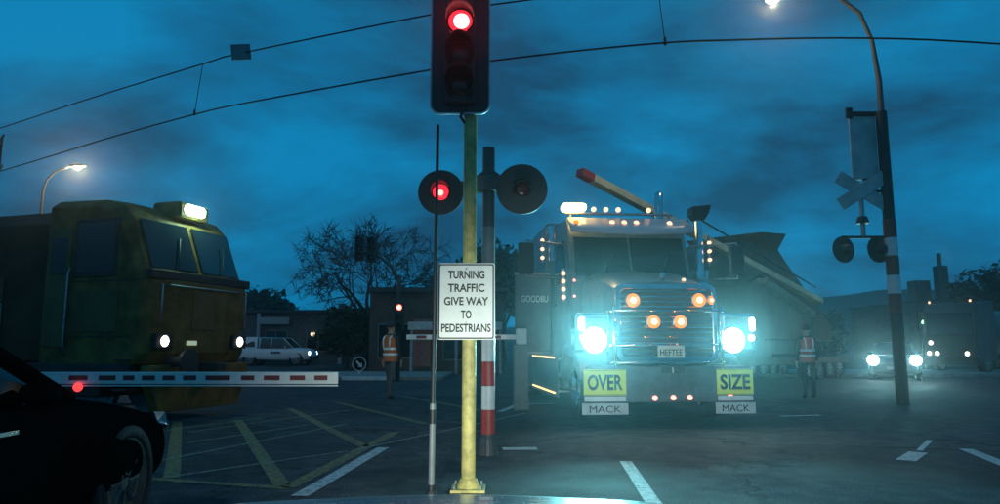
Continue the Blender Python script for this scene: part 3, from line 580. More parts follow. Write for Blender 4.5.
for s in (-1, 1):
    x0, x1 = sorted((s * .93, s * 1.5))
    hh_ = box('headlight_housing', M_chrome, tk, x0, x1, .12, .5, 1.16, 1.80, .04)
    box('headlight_panel', M_tpaint, hh_, x0 + .06, x1 - .06, .105, .13, 1.22, 1.74, .01)
    hx = s * 1.15 - .05; hz = 1.36
    MB().lathe([(0, -.07), (.13, -.05), (.195, 0), (.195, .04)], (hx, .10, hz), (0, 1, 0), 24).build('headlight', E_head, hh_, 0, True)
    MB().lathe([(.197, .0), (.197, -.03), (.215, -.03), (.215, .02)], (hx, .10, hz), (0, 1, 0), 24).build('headlight_rim', M_chrome, hh_, 0, True)
    cl = MB().prism(rrect(.045, .11, .04, 4, s * 1.42 + .02, 1.62), 'y', .07, .105).build('corner_lamp', E_head2, hh_, .01)
    MB().prism(rrect(.05, .05, .045, 5, s * 1.40 + .02, 1.40), 'y', .07, .105).build('corner_lamp', E_head2, hh_, .01)
    spot('main_beam', tk, (hx, -.02, hz), (-.22, -1, .20), 2200 if s < 0 else 1250, (.24, .92, 1.0), 72, 1.0, .08)
    # guards, wheels
    MB().loft([[(s * .9, .45, 1.15), (s * 1.38, .5, 1.0), (s * 1.38, .5, .7), (s * .9, .45, .7)], [(s * .9, .9, 1.35), (s * 1.4, .9, 1.25), (s * 1.4, .9, 1.05), (s * .9, .9, 1.05)], [(s * .9, 1.6, 1.4), (s * 1.4, 1.6, 1.3), (s * 1.4, 1.6, 1.12), (s * .9, 1.6, 1.12)], [(s * .9, 2.2, 1.0), (s * 1.38, 2.2, .95), (s * 1.38, 2.2, .6), (s * .9, 2.2, .6)]]).build('mudguard', M_tpaint, tk, .03, True)
    wheel(tk, (s * 1.12, 1.35, .52), .52, .3, 10, M_chrome)
    for y in (7.2, 8.5): wheel(tk, (s * 1.0, y, .52), .52, .55, 10, M_chrome)
    # tanks, skirts, strip lights
    tank = MB().cyl((s * 1.02, 2.9, .72), (s * 1.02, 4.9, .72), .33, .33, 24).build('fuel_tank', M_chrome, tk, .01)
    sk = box('side_skirt', M_tpaint, tk, *sorted((s * 1.36, s * 1.40)), 2.4, 6.4, .30, 1.12, .01)
    for z in (1.03, .36): box('light_strip', E_strip, sk, *sorted((s * 1.403, s * 1.415)), 2.6, 5.6, z, z + .028)
    for k in range(3): box('step', M_steel, tk, *sorted((s * 1.15, s * 1.36)), 2.35, 2.85, .4 + .3 * k, .43 + .3 * k)
# cab + sleeper
cabr = []
for y, hw, zb, zt in ((2.05, 1.1, 1.0, 2.66),):
    pass
MB().prism([(2.0, 1.0), (2.0, 2.52), (2.28, 3.40), (2.45, 3.78), (4.3, 3.84), (4.3, 1.0)], 'x', -1.18, 1.18).build('cab', M_tpaint, tk, .04)
for x0, x1 in ((-1.08, -.02), (.02, 1.08)):
    ws_ = quad('windscreen', M_glassdark, tk, [(x0, 1.99, 2.58), (x1, 1.99, 2.58), (x1, 2.24, 3.36), (x0, 2.24, 3.36)], .014)
    tube('wiper', M_black, ws_, [((x0 + x1) / 2, 1.97, 2.56), ((x0 + x1) / 2 + .2, 2.1, 3.0)], .01, 6)
for s in (-1, 1):
    dw = quad('door_window', M_glassdark, tk, [(s * 1.185, 2.5, 2.6), (s * 1.185, 3.7, 2.5), (s * 1.185, 3.7, 3.35), (s * 1.185, 2.7, 3.35)], .01)
    box('door_handle', M_chrome, tk, *sorted((s * 1.19, s * 1.23)), 3.5, 3.7, 2.1, 2.15, .01)
MB().box(-1.27, 1.27, 4.35, 6.5, .95, 4.02).build('sleeper', M_tpaint, tk, .08)
vs_ = MB().loft([[(x, 1.72 + .12 * (x / 1.2) ** 2, 3.34 + .07 * (x / 1.2) ** 2), (x, 1.70 + .12 * (x / 1.2) ** 2, 3.38 + .07 * (x / 1.2) ** 2), (x, 2.16, 3.74), (x, 2.18, 3.70)] for x in [-1.2 + .2 * k for k in range(13)]]).build('sun_visor', M_tpale, tk, 0, True)
for x in (-1.06, -.36, -.12, .12, .78):
    MB().lathe([(0, -.05), (.04, -.035), (.055, 0), (.055, .03)], (x, 2.02, 3.62), (0, 1, 0), 14).build('marker_light', E_marker if x > -1 else E_amb, tk, 0, True)
rb = MB().box(-1.2, 1.0, 2.44, 2.52, 3.86, 3.9).box(-1.1, -1.06, 2.46, 2.5, 3.74, 3.87).box(.9, .94, 2.46, 2.5, 3.74, 3.87).build('roof_bar', M_steel, tk, .005)
for x in (-.62, -.37, -.12, .50):
    MB().lathe([(0, -.05), (.035, -.035), (.05, 0), (.05, .03)], (x, 2.42, 3.96), (0, 1, 0), 14).build('marker_light', E_marker, rb, 0, True)
be = MB().prism(rrect(.24, .075, .06, 4, -1.02, 3.99), 'y', 2.34, 2.56).build('beacon', emit('beacon_glow', (1, .68, .22), 12), rb, .02)
point('beacon_flash', tk, (-1.02, 2.15, 4.02), 12, (1, .6, .2), .08)
tube('exhaust_stack', M_chrome, tk, [(1.3, 4.2, 1.0), (1.3, 4.2, 4.2), (1.3, 4.2, 4.5), (1.33, 4.28, 4.68), (1.38, 4.4, 4.72)], .10, 16)
for s in (-1, 1):
    if s > 0: cyl('air_cleaner', M_chrome, tk, (s * 1.48, 2.35, 1.7), (s * 1.48, 2.35, 2.75), .16, .16, 20)
    cyl('intake_pipe', M_chrome, tk, (s * 1.48, 2.35, 2.75 if s > 0 else 2.9), (s * 1.48, 2.35, 3.75 if s > 0 else 3.6), .085, .085, 16)
    if s > 0:
        MB().loft([[(1.38, 2.26, 3.74), (1.58, 2.26, 3.74), (1.58, 2.44, 3.74), (1.38, 2.44, 3.74)], [(1.32, 2.2, 3.84), (1.66, 2.2, 3.88), (1.66, 2.5, 3.88), (1.32, 2.5, 3.84)], [(1.32, 2.2, 4.02), (1.72, 2.2, 4.06), (1.72, 2.5, 4.06), (1.32, 2.5, 4.02)]]).build('intake_cap', M_black, tk, .02)
    lp = box('lamp_bar', M_steel, tk, *sorted((s * 1.66, s * 1.69)), 2.3, 2.36, 2.85, 3.45, .004)
    for k in range(3): MB().lathe([(0, -.05), (.03, -.04), (.038, 0), (.038, .02)], (s * 1.675, 2.3, 2.96 + .17 * k), (0, 1, 0), 12).build('marker_light', E_marker, lp, 0, True)
    tube('mirror_arm', M_steel, tk, [(s * 1.2, 2.2, 3.2), (s * 2.05, 1.9, 3.24), (s * 2.05, 1.9, 2.55), (s * 1.2, 2.25, 2.55)], .02, 8)
    mi = box('mirror', M_black, tk, *sorted((s * 1.90, s * 2.20)), 1.86, 1.96, 2.60, 3.20, .04)
    box('mirror_glass', M_chrome, mi, *sorted((s * 1.93, s * 2.17)), 1.961, 1.968, 2.64, 3.16)
lp = box('lamp_bar', M_steel, tk, -1.36, -1.30, 1.98, 2.04, 2.1, 2.72, .004)
for k in range(4): MB().lathe([(0, -.05), (.03, -.04), (.042, 0), (.042, .02)], (-1.33, 1.975, 2.18 + .15 * k), (0, 1, 0), 12).build('marker_light', E_marker, lp, 0, True)
for k in range(2): MB().lathe([(0, -.03), (.02, -.02), (.025, 0), (.025, .02)], (-1.12, 1.99, 2.2 + .3 * k), (0, 1, 0), 12).build('marker_light', E_redm, lp, 0, True)
hbd = box('wing_panel', M_tpaint, tk, -1.98, -1.2, 4.24, 4.33, 1.13, 2.85, .02)
text('lettering', 'GOODBU', mat('pale_lettering', (.75, .8, .74), .5), hbd, (-1.55, 4.235, 2.30), FACE, .15, .02, .60)
for z in (1.10, 2.83): box('panel_rail', M_steel, hbd, -2.0, -1.2, 4.225, 4.25, z, z + .05, .01)

# ------------------------------------------------------------------ low-loader trailer and screening machine
TA = R(-46)
tr = thing('low_loader_trailer', 'dark low-loader trailer coupled behind the oversize truck', 'trailer', (1.94, 19.3, 0), TA)
box('gooseneck', M_lgry, tr, -.6, .6, -1.0, 2.2, 1.2, 1.5, .03)
MB().prism([(1.8, 1.5), (2.2, 1.5), (3.2, .85), (3.2, .55), (2.6, .55), (1.8, 1.2)], 'x', -.6, .6).build('neck_ramp', M_lgry, tr, .02)
dk = box('deck', mat('trailer_deck', (.07, .06, .05), .8, 0, .3, 2), tr, -1.35, 1.35, 3.0, 16.4, .62, .88, .02)
for k in range(4):
    for s in (-1, 1): wheel(tr, (s * 1.15, 12.4 + k * 1.0, .42), .42, .35, 8)
for k in range(5): MB().lathe([(0, .03), (.03, .02), (.04, 0)], (-1.35, 3.6 + k * 2, .75), (-1, 0, 0), 12).build('side_marker', E_amb, dk, 0, True)
sm = thing('screening_machine', 'brown and pale screening machine with long red-tipped boom carried behind the truck', 'machine', (1.94, 19.3, 0), TA)
M_mbrn = mat('brown_machine_paint', (.05, .032, .018), .75, 0, .4, 1.5)
M_mpal = mat('pale_boom_paint', (.74, .62, .36), .5, 0, .2, 2)
bd = MB().prism([(3.4, 1.5), (3.4, 3.2), (6.0, 4.3), (8.0, 4.9), (10.2, 5.05), (11.0, 4.5), (13.2, 3.2), (15.0, 2.2), (15.0, 1.5)], 'x', -1.2, 1.2).build('body', M_mbrn, sm, .05)
hp = MB().loft([[(-1.5, 8.6, 5.25), (1.5, 8.6, 5.25), (1.5, 10.6, 5.4), (-1.5, 10.6, 5.4)], [(-1.1, 8.9, 4.5), (1.1, 8.9, 4.5), (1.1, 10.3, 4.5), (-1.1, 10.3, 4.5)]]).build('hopper', mat('rusty_hopper', (.085, .048, .025), .7, 0, .4, 2), sm, .02)
for k in range(4): box('side_door', mat('machine_side_door', (.06, .042, .025), .7, 0, .3, 2), bd, -1.225, -1.198, 4.2 + k * 2.9, 6.6 + k * 2.9, 1.7, 2.5, .02)
for s in (-1, 1):
    trk = MB().prism(rrect(4.2, .3, .28, 5, 9.6, 1.19), 'x', s * .75, s * 1.25).build('crawler_track', M_rubber, sm, .01)
    for k in range(24): box('track_shoe', M_lgry, trk, *sorted((s * .74, s * 1.26)), 5.9 + k * .31, 6.1 + k * .31, 1.488, 1.52)
inv = Matrix.Rotation(-TA, 4, 'Z') @ Matrix.Translation((-1.94, -19.3, 0))
A, B = inv @ Vector((2.1, 18.0, 5.82)), inv @ Vector((11.7, 25.6, 2.9))
def beam(name, m, parent, a, b, w_, h_):
    a, b = Vector(a), Vector(b); d = (b - a).normalized(); s = d.cross(Vector((0, 0, 1))).normalized() * w_ / 2; u = s.cross(d).normalized() * h_ / 2
    return MB().loft([[a - s - u, a + s - u, a + s + u, a - s + u], [b - s - u, b + s - u, b + s + u, b - s + u]]).build(name, m, parent, .01)
dAB = (B - A)
bmn = beam('boom', M_mpal, sm, A + dAB * .036, B, .26, .2)
beam('boom_tip', M_red, sm, A, A + dAB * .0355, .27, .21)
tube('boom_rail', M_lgry, bmn, [A + dAB * .4 + Vector((0, 0, .55)), A + dAB * .98 + Vector((0, 0, .45))], .03, 6)
tube('boom_strut', M_lgry, sm, [(0, 4.0, 3.3), A + dAB * .36], .06, 8)
tube('boom_strut', M_lgry, sm, [(-.6, 9.0, 2.9), A + dAB * .7 - Vector((0, 0, .1))], .06, 8)
C1, D1 = inv @ Vector((8.2, 21.8, 3.3)), inv @ Vector((10.6, 23.9, 2.35))
beam('side_conveyor', mat('dull_conveyor_paint', (.2, .16, .09), .6), sm, C1, D1, .3, .2)
tube('conveyor_leg', M_lgry, sm, [D1, Vector((D1.x, D1.y, 1.0)), Vector((-1.0, D1.y + .2, .9))], .05, 8)

# ------------------------------------------------------------------ right-hand crossing mast, crossbuck, signal seen from behind
rm = thing('crossing_signal', 'tall crossing mast with crossbuck and two dark lamps seen from behind', 'crossing signal', (8.75, 15.5, 0))
cyl('mast', M_black, rm, (0, 0, 0), (0.0, 0, 6.6), .13, .12, 20)
for k in range(5): MB().cyl((0, 0, 2.0 + k * .42), (0, 0, 2.41 + k * .42), .136, .136, 24).build('band', M_white if k % 2 else M_darkred, rm)
M_back = mat('weathered_sign_back', (.42, .47, .45), .5, .1, .3, 2)
bkb = MB().prism(rrect(.3, .78, .04, 4, -.42, 5.8), 'y', .05, .09).build('signal_backboard', M_back, rm)
box('signal_housing', M_black, bkb, -.58, -.2, .09, .3, 5.2, 6.4, .03)
MB().box(-.75, .1, -.0, .16, 6.52, 6.62).box(-.8, -.66, -.03, .05, 6.45, 6.7).build('top_bracket', M_black, rm, .01)
box('lower_bracket', M_black, rm, -.5, .05, 0.0, .08, 4.98, 5.04, .01)
for a, nm in ((32, 0), (-32, 1)):
    mtx = Matrix.Translation((-.58, -.02 - .03 * nm, 4.75)) @ Matrix.Rotation(R(a), 4, 'Y')
    MB().box(-.62, .62, -.01, .01, -.15, .15, mtx).build('crossbuck_board', M_back, rm, .004)
box('crossbuck_bracket', M_black, rm, -.62, .05, .0, .05, 4.70, 4.78, .01)
arm_ = box('lamp_arm', M_black, rm, -1.1, .1, -.03, .03, 3.66, 3.72, .01)
for x in (-1.03, -.25):
    crossing_lamp(rm, (x, .1, 3.42), (-.3, .95, 0), .3, False)
    cyl('hanger', M_black, arm_, (x, .05, 3.4), (x, .02, 3.68), .025)
cyl('bell', M_black, rm, (-.6, 0, 4.0), (-.6, 0, 4.15), .14, .1)
cyl('strut', M_steel, rm, (-.6, 0, 3.7), (-.6, 0, 4.8), .05)

def street_lamp(name, label, loc, h, top, head, lit, r=.09, pw=0, group=None):
    t = thing(name, label, 'street lamp', loc)
    pts = [(0, 0, 0), (0, 0, h * .5), (0, 0, h)] + top
    tube('column', M_dkpost, t, pts, [r * 1.25, r, r * .8] + [r * .6] * len(top), 12)
    hx, hy, hz = head; s = 1 if hx > 0 else -1
    hd = MB().loft([[(hx - s * .35, hy - .08, hz + .0), (hx - s * .35, hy + .08, hz), (hx - s * .35, hy + .06, hz + .1), (hx - s * .35, hy - .06, hz + .1)], [(hx, hy - .16, hz - .02), (hx, hy + .16, hz - .02), (hx, hy + .12, hz + .14), (hx, hy - .12, hz + .14)], [(hx + s * .4, hy - .1, hz + .02), (hx + s * .4, hy + .1, hz + .02), (hx + s * .4, hy + .07, hz + .1), (hx + s * .4, hy - .07, hz + .1)]]).build('lamp_head', M_grey, t, .02)
    MB().lathe([(.17, 0), (.16, -.06), (.1, -.11), (0, -.13)], (hx + s * .05, hy, hz), (0, 0, 1), 18).build('lamp_glass', lit, hd, 0, True)
    if pw: point('lamp_light', t, (hx + s * .05, hy, hz - .19), pw, (1, .76, .4), .05)
    return t
street_lamp('street_lamp', 'tall curved street lamp with warm glow rising beside the crossing mast', (9.1, 16.1, 0), 7.6, [(-.1, 0, 8.6), (-.35, 0, 9.3), (-.85, 0, 9.72), (-1.5, 0, 9.78), (-2.0, 0, 9.78)], (-2.4, 0, 9.7), E_lamp, .085, 260)
street_lamp('street_lamp', 'slim lit street lamp standing behind the locomotive', (-20.0, 30, 0), 8.0, [(.12, 0, 8.5), (.45, 0, 8.88), (.85, 0, 9.02), (1.0, 0, 9.06)], (1.38, 0, 9.1), emit('white_street_lamp_glow', (1, .95, .85), 8), .07, 600)
street_lamp('street_lamp', 'small distant street lamp above the shop roof', (-24.5, 74, 0), 5.0, [(.2, 0, 5.3), (.5, 0, 5.4)], (.9, 0, 5.4), emit('far_lamp_glow', (1, .8, .5), 6), .06)

# ------------------------------------------------------------------ overhead wires
M_wire = mat('wire', (.015, .015, .017), .6)
def smooth(pts, n=6):
    out = []; P = [Vector(p) for p in pts]
    for i in range(len(P) - 1):
        p0, p1, p2, p3 = P[max(i - 1, 0)], P[i], P[i + 1], P[min(i + 2, len(P) - 1)]
        for k in range(n):
            t = k / n; out.append(.5 * ((2 * p1) + (-p0 + p2) * t + (2 * p0 - 5 * p1 + 4 * p2 - p3) * t * t + (-p0 + 3 * p1 - 3 * p2 + p3) * t ** 3))
    return out + [P[-1]]
ow = thing('overhead_line', 'black overhead railway wires strung above the crossing', 'wire')
tube('contact_wire', M_wire, ow, smooth([(-18, 20.2, 5.5), (-12.18, 16.64, 5.5), (-8.3, 14.1, 5.5), (-5.55, 12.4, 5.5), (-4.15, 11.7, 5.5), (-1.08, 10.36, 5.5), (.6, 9.8, 5.5), (2.12, 9.42, 5.5), (3.07, 9.3, 5.5), (5, 9.23, 5.5), (7.1, 9.42, 5.5), (12, 10.2, 5.5)]), .014, 6)
tube('messenger_wire', M_wire, ow, smooth([(-18, 20.3, 6.75), (-12.33, 16.7, 6.6), (-9.07, 14.72, 6.6), (-5.67, 12.75, 6.6), (-4.74, 12.25, 6.6), (-1.14, 10.76, 6.6), (.7, 10.23, 6.62), (3, 9.7, 6.7), (7, 9.6, 6.9), (12, 10.3, 7.1)]), .014, 6)
for a, b in (((-5.67, 12.75, 6.6), (-5.62, 12.42, 5.5)), ((2.35, 9.85, 6.68), (2.33, 9.39, 5.5))):
    tube('dropper', M_wire, ow, [a, b], .007, 6); tube('dropper_clip', M_wire, ow, [(b[0], b[1], b[2] - .03), (b[0], b[1], b[2] + .08)], .022, 6)
box('marker_board', M_grey, ow, -.17, .17, -.015, .015, -.15, .15, .01, Matrix.Translation((-4.74, 12.2, 6.6)) @ Matrix.Rotation(R(-8), 4, 'Y') @ Matrix.Rotation(R(12), 4, 'Z'))
mt_ = thing('catenary_mast', 'dark steel mast carrying the overhead wires beside the locomotive', 'mast', (-13.42, 18.0, 0))
MB().box(-.14, .14, -.14, -.12, 0, 6.75).box(-.14, .14, .12, .14, 0, 6.75).box(-.012, .012, -.12, .12, 0, 6.75).build('column', M_dkpost, mt_)
tube('cantilever_arm', M_steel, mt_, [(0, 0, 6.3), (.9, -.9, 6.55)], .03, 8); tube('cantilever_arm', M_steel, mt_, [(0, 0, 5.3), (1.0, -1.0, 5.75)], .03, 8)

# ------------------------------------------------------------------ far traffic signals
def head(parent, c, w_, h_, lit=None, emi=None):
    x, y, z = c
    hb_ = box('signal_head', M_black, parent, x - w_ / 2, x + w_ / 2, y - .1, y + .1, z - h_ / 2, z + h_ / 2, .03)
    for k in range(3):
        m = emi if lit == k else mat('unlit_lens', (.02, .02, .02), .3)
        ln = MB().lathe([(0, -.03), (.07, -.02), (.105, 0), (.105, .02)], (x, y - .105, z + h_ * .31 - k * h_ * .31), (0, 1, 0), 16).build('lens', m, hb_, 0, True)
        visor(ln, (x, y - .1, z + h_ * .31 - k * h_ * .31), .12, .2)
    return hb_
fs_ = thing('traffic_light', 'far mast-arm traffic signal showing red beside the bare tree', 'traffic light', (-3.75, 26, 0))
tube('pole', M_dkpost, fs_, [(0, 0, 0), (0, 0, 3.6), (0, 0, 3.9)], .09, 12)
tube('mast_arm', M_dkpost, fs_, [(0, 0, 3.6), (-.3, 0, 4.2), (-.75, 0, 4.6), (-1.1, 0, 4.72)], .06, 10)
head(fs_, (.05, -.15, 2.35), .36, 1.1, 0, emit('far_red_glow', (1, .12, .08), 5))
MB().lathe([(0, -.01), (.06, -.005), (.08, .02)], (.05, -.28, 2.69), (0, 1, 0), 14).build('lamp_core', emit('far_red_core', (1, .5, .3), 6), fs_, 0, True)
head(fs_, (-1.05, -.1, 4.85), .34, .95); head(fs_, (-1.5, -.1, 4.9), .34, .95)
tube('mast_arm', M_dkpost, fs_, [(-1.05, 0, 4.72), (-1.6, 0, 4.78)], .05, 8)
gs = thing('traffic_light', 'small far traffic signal showing green behind the oncoming car', 'traffic light', (21.5, 36, .12))
cyl('pole', M_dkpost, gs, (0, 0, 0), (0, 0, 2.0), .06)
head(gs, (0, -.1, 2.4), .34, 1.0, 1, E_green)
kl = thing('keep_left_sign', 'round blue and white keep left sign on a short post', 'sign', (-5.95, 30.0, .12))
cyl('post', M_white, kl, (0, 0, 0), (0, 0, .45), .05)
dsk = MB().lathe([(.30, 0), (.30, .02)], (0, -.06, .42), (0, 1, 0), 28).build('disc', mat('blue_sign_face', (.02, .14, .42), .4), kl)
MB().lathe([(.30, -.004), (.30, 0), (.265, 0), (.265, -.004)], (0, -.062, .42), (0, 1, 0), 28).build('border', M_white, dsk)
mtx = Matrix.Translation((0, -.066, .42)) @ Matrix.Rotation(R(135), 4, 'Y')
MB().prism([(-.04, -.17), (.04, -.17), (.04, .04), (.12, .04), (0, .2), (-.12, .04), (-.04, .04)], 'y', -.003, .003).build('arrow', M_white, dsk).matrix_local = mtx

# ------------------------------------------------------------------ people
def person(name, label, loc, rz, h, stride, vest_m, trouser, hair):
    p = thing(name, label, 'person', loc, rz); k = h / 1.78
    V, E_, Rr = [], [], []
    def v(x, y, z, r, par=None, ry=None):
        V.append((x * k, y * k, z * k)); Rr.append((r * k, (ry or r) * k)); i = len(V) - 1
        if par is not None: E_.append((par, i))
        return i
    pel = v(0, 0, .95, .135, None, .11); wa = v(0, -.01, 1.12, .125, pel, .10); chs = v(0, -.01, 1.32, .155, wa, .115); sh = v(0, 0, 1.44, .12, chs, .09)
    nk = v(0, -.005, 1.52, .055, sh); jaw = v(0, -.025, 1.60, .072, nk, .078); skl = v(0, -.005, 1.68, .085, jaw, .095); tp = v(0, .0, 1.745, .06, skl)
    v(0, -.115, 1.635, .014, jaw)   # nose
    for s in (-1, 1): v(s * .088, .01, 1.645, .016, skl)
    for s in (-1, 1):
        st = stride * s
        hp_ = v(s * .09, 0, .90, .095, pel); kn = v(s * .10, -.5 * st - .02, .50, .062, hp_); cf = v(s * .10, -.55 * st + .02, .33, .056, kn); an = v(s * .10, -.8 * st + .03, .085, .042, cf)
        v(s * .10, -.8 * st + .06, .04, .04, an); ball = v(s * .11, -.8 * st - .09, .035, .042, an); v(s * .115, -.8 * st - .16, .028, .03, ball)
        a0 = v(s * .19, 0, 1.41, .062, sh); el = v(s * .245, .02 + .12 * st, 1.14, .045, a0); wr = v(s * .25, -.06 + .2 * st, .90, .03, el)
        pm = v(s * .248, -.075 + .2 * st, .84, .032, wr, .02)
        for q, (dy, ln) in enumerate(((-.03, .068), (-.01, .078), (.01, .072), (.028, .058))):
            f1 = v(s * .246, -.08 + .2 * st + dy, .79, .0095, pm); f2 = v(s * .238, -.085 + .2 * st + dy, .79 - ln * .55, .0085, f1); v(s * .225, -.085 + .2 * st + dy, .79 - ln, .0075, f2)
        th = v(s * .235, -.115 + .2 * st, .835, .011, pm); v(s * .225, -.13 + .2 * st, .80, .009, th)
    me = bpy.data.meshes.new('body'); me.from_pydata(V, E_, []); o = bpy.data.objects.new('body', me); col.objects.link(o)
    md = o.modifiers.new('skin', 'SKIN'); sv = me.skin_vertices[0].data
    for i, r in enumerate(Rr): sv[i].radius = r
    sv[0].use_root = True
    o.modifiers.new('s', 'SUBSURF').levels = 1
    dg = bpy.context.evaluated_depsgraph_get(); me2 = bpy.data.meshes.new_from_object(o.evaluated_get(dg)); bpy.data.objects.remove(o)
    me2.materials.clear()
    for m in (trouser, M_skin, mat('dark_jacket', (.02, .025, .035), .8), M_rubber): me2.materials.append(m)
    for f in me2.polygons:
        z = f.center.z / k; x = abs(f.center.x / k)
        f.material_index = 1 if z > 1.51 or (z < .90 and x > .20) else (3 if z < .085 else (2 if z > .98 or x > .19 else 0)); f.use_smooth = True
    b = bpy.data.objects.new('body', me2); col.objects.link(b); b.parent = p
    # hair / cap
    MB().lathe([(.099, -.015), (.105, .03), (.092, .075), (.05, .108), (0, .115)], (0, .008 * k, 1.675 * k), (0, .12, 1), 16).build('cap', hair, p, 0, True)
    # vest: open-sided shell round the torso
    rings = []
    for z, rx, ry in ((.86, .185, .155), (1.0, .18, .15), (1.15, .175, .145), (1.32, .20, .155), (1.40, .20, .14), (1.475, .12, .095)):
        rings.append([(rx * math.cos(2 * math.pi * i / 20) * k, ry * math.sin(2 * math.pi * i / 20) * k - .005, z * k) for i in range(20)])
    ve = MB().loft(rings, False).build('vest', vest_m, p, 0, True)
    for z in (1.0, 1.13):
        MB().loft([[(rx * math.cos(2 * math.pi * i / 20) * k, ry * math.sin(2 * math.pi * i / 20) * k - .005, zz_ * k) for i in range(20)] for zz_, rx, ry in ((z, .186, .156), (z + .055, .186, .156))], False).build('reflective_band', M_refl, ve, 0, True)
    for s in (-1, 1):
        for sy in (-1, 1): tube('reflective_strap', M_refl, ve, [(s * .085 * k, sy * .145 * k, 1.16 * k), (s * .095 * k, sy * .155 * k, 1.32 * k), (s * .095 * k, sy * .13 * k, 1.42 * k), (s * .09 * k, sy * .05 * k, 1.47 * k)], .017 * k, 6)
    return p
M_refl = mat('reflective_tape', (.85, .88, .88), .35, 0, .05)
person('person', 'person in orange vest with pale bands walking beyond the far barrier', (-2.7, 17.4, 0), R(150), 1.86, .16, mat('orange_vest', (.55, .15, .04), .7), mat('grey_trousers', (.07, .08, .09), .85), mat('navy_cap', (.02, .02, .03), .8))
person('person', 'person in red vest with pale straps standing right of the truck', (7.65, 17.6, 0), R(180), 1.80, .02, mat('red_vest', (.6, .12, .08), .7), mat('dark_trousers', (.02, .022, .028), .85), mat('dark_cap', (.025, .02, .02), .8))

# ------------------------------------------------------------------ trees
def branch(m, p, d, ln, r, depth, tw, droop=0.0, tips=None):
    pts = [p]; rs = [r]; q = p.copy(); dd = d.copy()
    for i in range(3):
        dd = (dd + Vector((random.uniform(-tw, tw), random.uniform(-tw, tw), random.uniform(-tw * .6, tw * .6) - droop))).normalized()
        q = q + dd * ln / 3; pts.append(q.copy()); rs.append(r * (1 - .22 * (i + 1)))
    m.tube(pts, rs, 6 if depth > 2 else 4)
    if depth == 0:
        if tips is not None: tips.append(q)
        return
    for k in range(4 if depth > 1 else 5):
        t = random.uniform(.4, 1); i = min(2, int(t * 3)); pp = pts[i].lerp(pts[i + 1], t * 3 - i)
        a = random.uniform(0, 6.28); ort = dd.orthogonal().normalized(); ort.rotate(Matrix.Rotation(a, 3, dd))
        branch(m, pp, (dd * .75 + ort * random.uniform(.5, .95)).normalized(), ln * random.uniform(.55, .75), max(.024, rs[i + 1] * .62), depth - 1, tw, droop, tips)
M_bark = mat('bark', (.05, .04, .032), .9, 0, .4, 6, .5, 25)
def leafclump(m, c, r, n, sz):
    for _ in range(n):
        d = Vector((random.gauss(0, 1), random.gauss(0, 1), random.gauss(0, .8))).normalized() * r * random.random() ** .4
        p = c + d; u = Vector((random.gauss(0, 1), random.gauss(0, 1), random.gauss(0, 1))).normalized(); v_ = u.orthogonal().normalized(); s = sz * random.uniform(.6, 1.4)
        m.add([p - u * s, p + v_ * s * .5, p + u * s, p - v_ * s * .5], [(0, 1, 2, 3)])
def tree(name, label, loc, h, spread, leaf=None, nl=0, lsz=.2, trunk_h=.3, depth=3, group=None):
    t = thing(name, label, 'tree', loc, 0, group)
    MB().tube([(0, 0, -.05), (.05, 0, h * trunk_h * .5), (0, .05, h * trunk_h)], [h * .03, h * .024, h * .02], 10).build('trunk', M_bark, t, 0, True)
    m = MB(); tips = []
    nb = 6
    for k in range(nb):
        a = 6.28 * k / nb + random.uniform(-.3, .3)
        branch(m, Vector((0, .05, h * trunk_h * random.uniform(.75, 1))), Vector((math.cos(a) * spread, math.sin(a) * spread, random.uniform(.6, 1.2))).normalized(), h * .36, h * .014, depth, .25, 0, tips)
    if leaf is None:
        m.build('crown', M_bark, t)
    else:
        m.build('limbs', M_bark, t)
        lm = MB()
        for q in tips: leafclump(lm, q, h * .09, nl, lsz)
        lm.build('crown', leaf, t, kind='stuff')
    return t
M_leaf = mat('dark_foliage', (.03, .045, .02), .8, 0, .5, 2)
M_leaf2 = mat('olive_foliage', (.045, .05, .022), .8, 0, .5, 2)
tree('bare_tree', 'bare leafless tree behind the far red traffic signal', (-8.5, 45, 0), 10.4, .8, None, depth=4, trunk_h=.36)
tree('evergreen_tree', 'dark round bushy tree in front of the bare tree', (-8.9, 41, 0), 4.2, .6, M_leaf, 22, .16, .2)
tree('evergreen_tree', 'dark bushy tree rising behind the white utility', (-21.0, 58, 0), 6.8, .9, M_leaf, 16, .22, .25)
tree('evergreen_tree', 'dark leafy tree between the striped crossing post and the truck cab', (.15, 42, 0), 7.6, .22, M_leaf, 16, .2, .25)
tree('evergreen_tree', 'tall dark tree at the far right behind the parked tanker', (33.5, 44, 0), 8.2, 1.0, M_leaf2, 18, .24, .25)
tree('evergreen_tree', 'low dark tree behind the crossing mast bands', (25.5, 62, 0), 5.5, 1.0, M_leaf2, 16, .25, .2)
for k, (x, y, hh_, lab) in enumerate(((17, 66, 6.2, 'dark tree on the horizon behind the right-hand worker'), (31, 72, 6.2, 'dark tree on the horizon left of the chimney building'), (22, 80, 6.5, 'distant rounded tree on the horizon beyond the crossbuck mast'))):
    tree('evergreen_tree', lab, (x, y, 0), hh_, 1.1, M_leaf, 14, .28, .2, 2 + (k % 2))

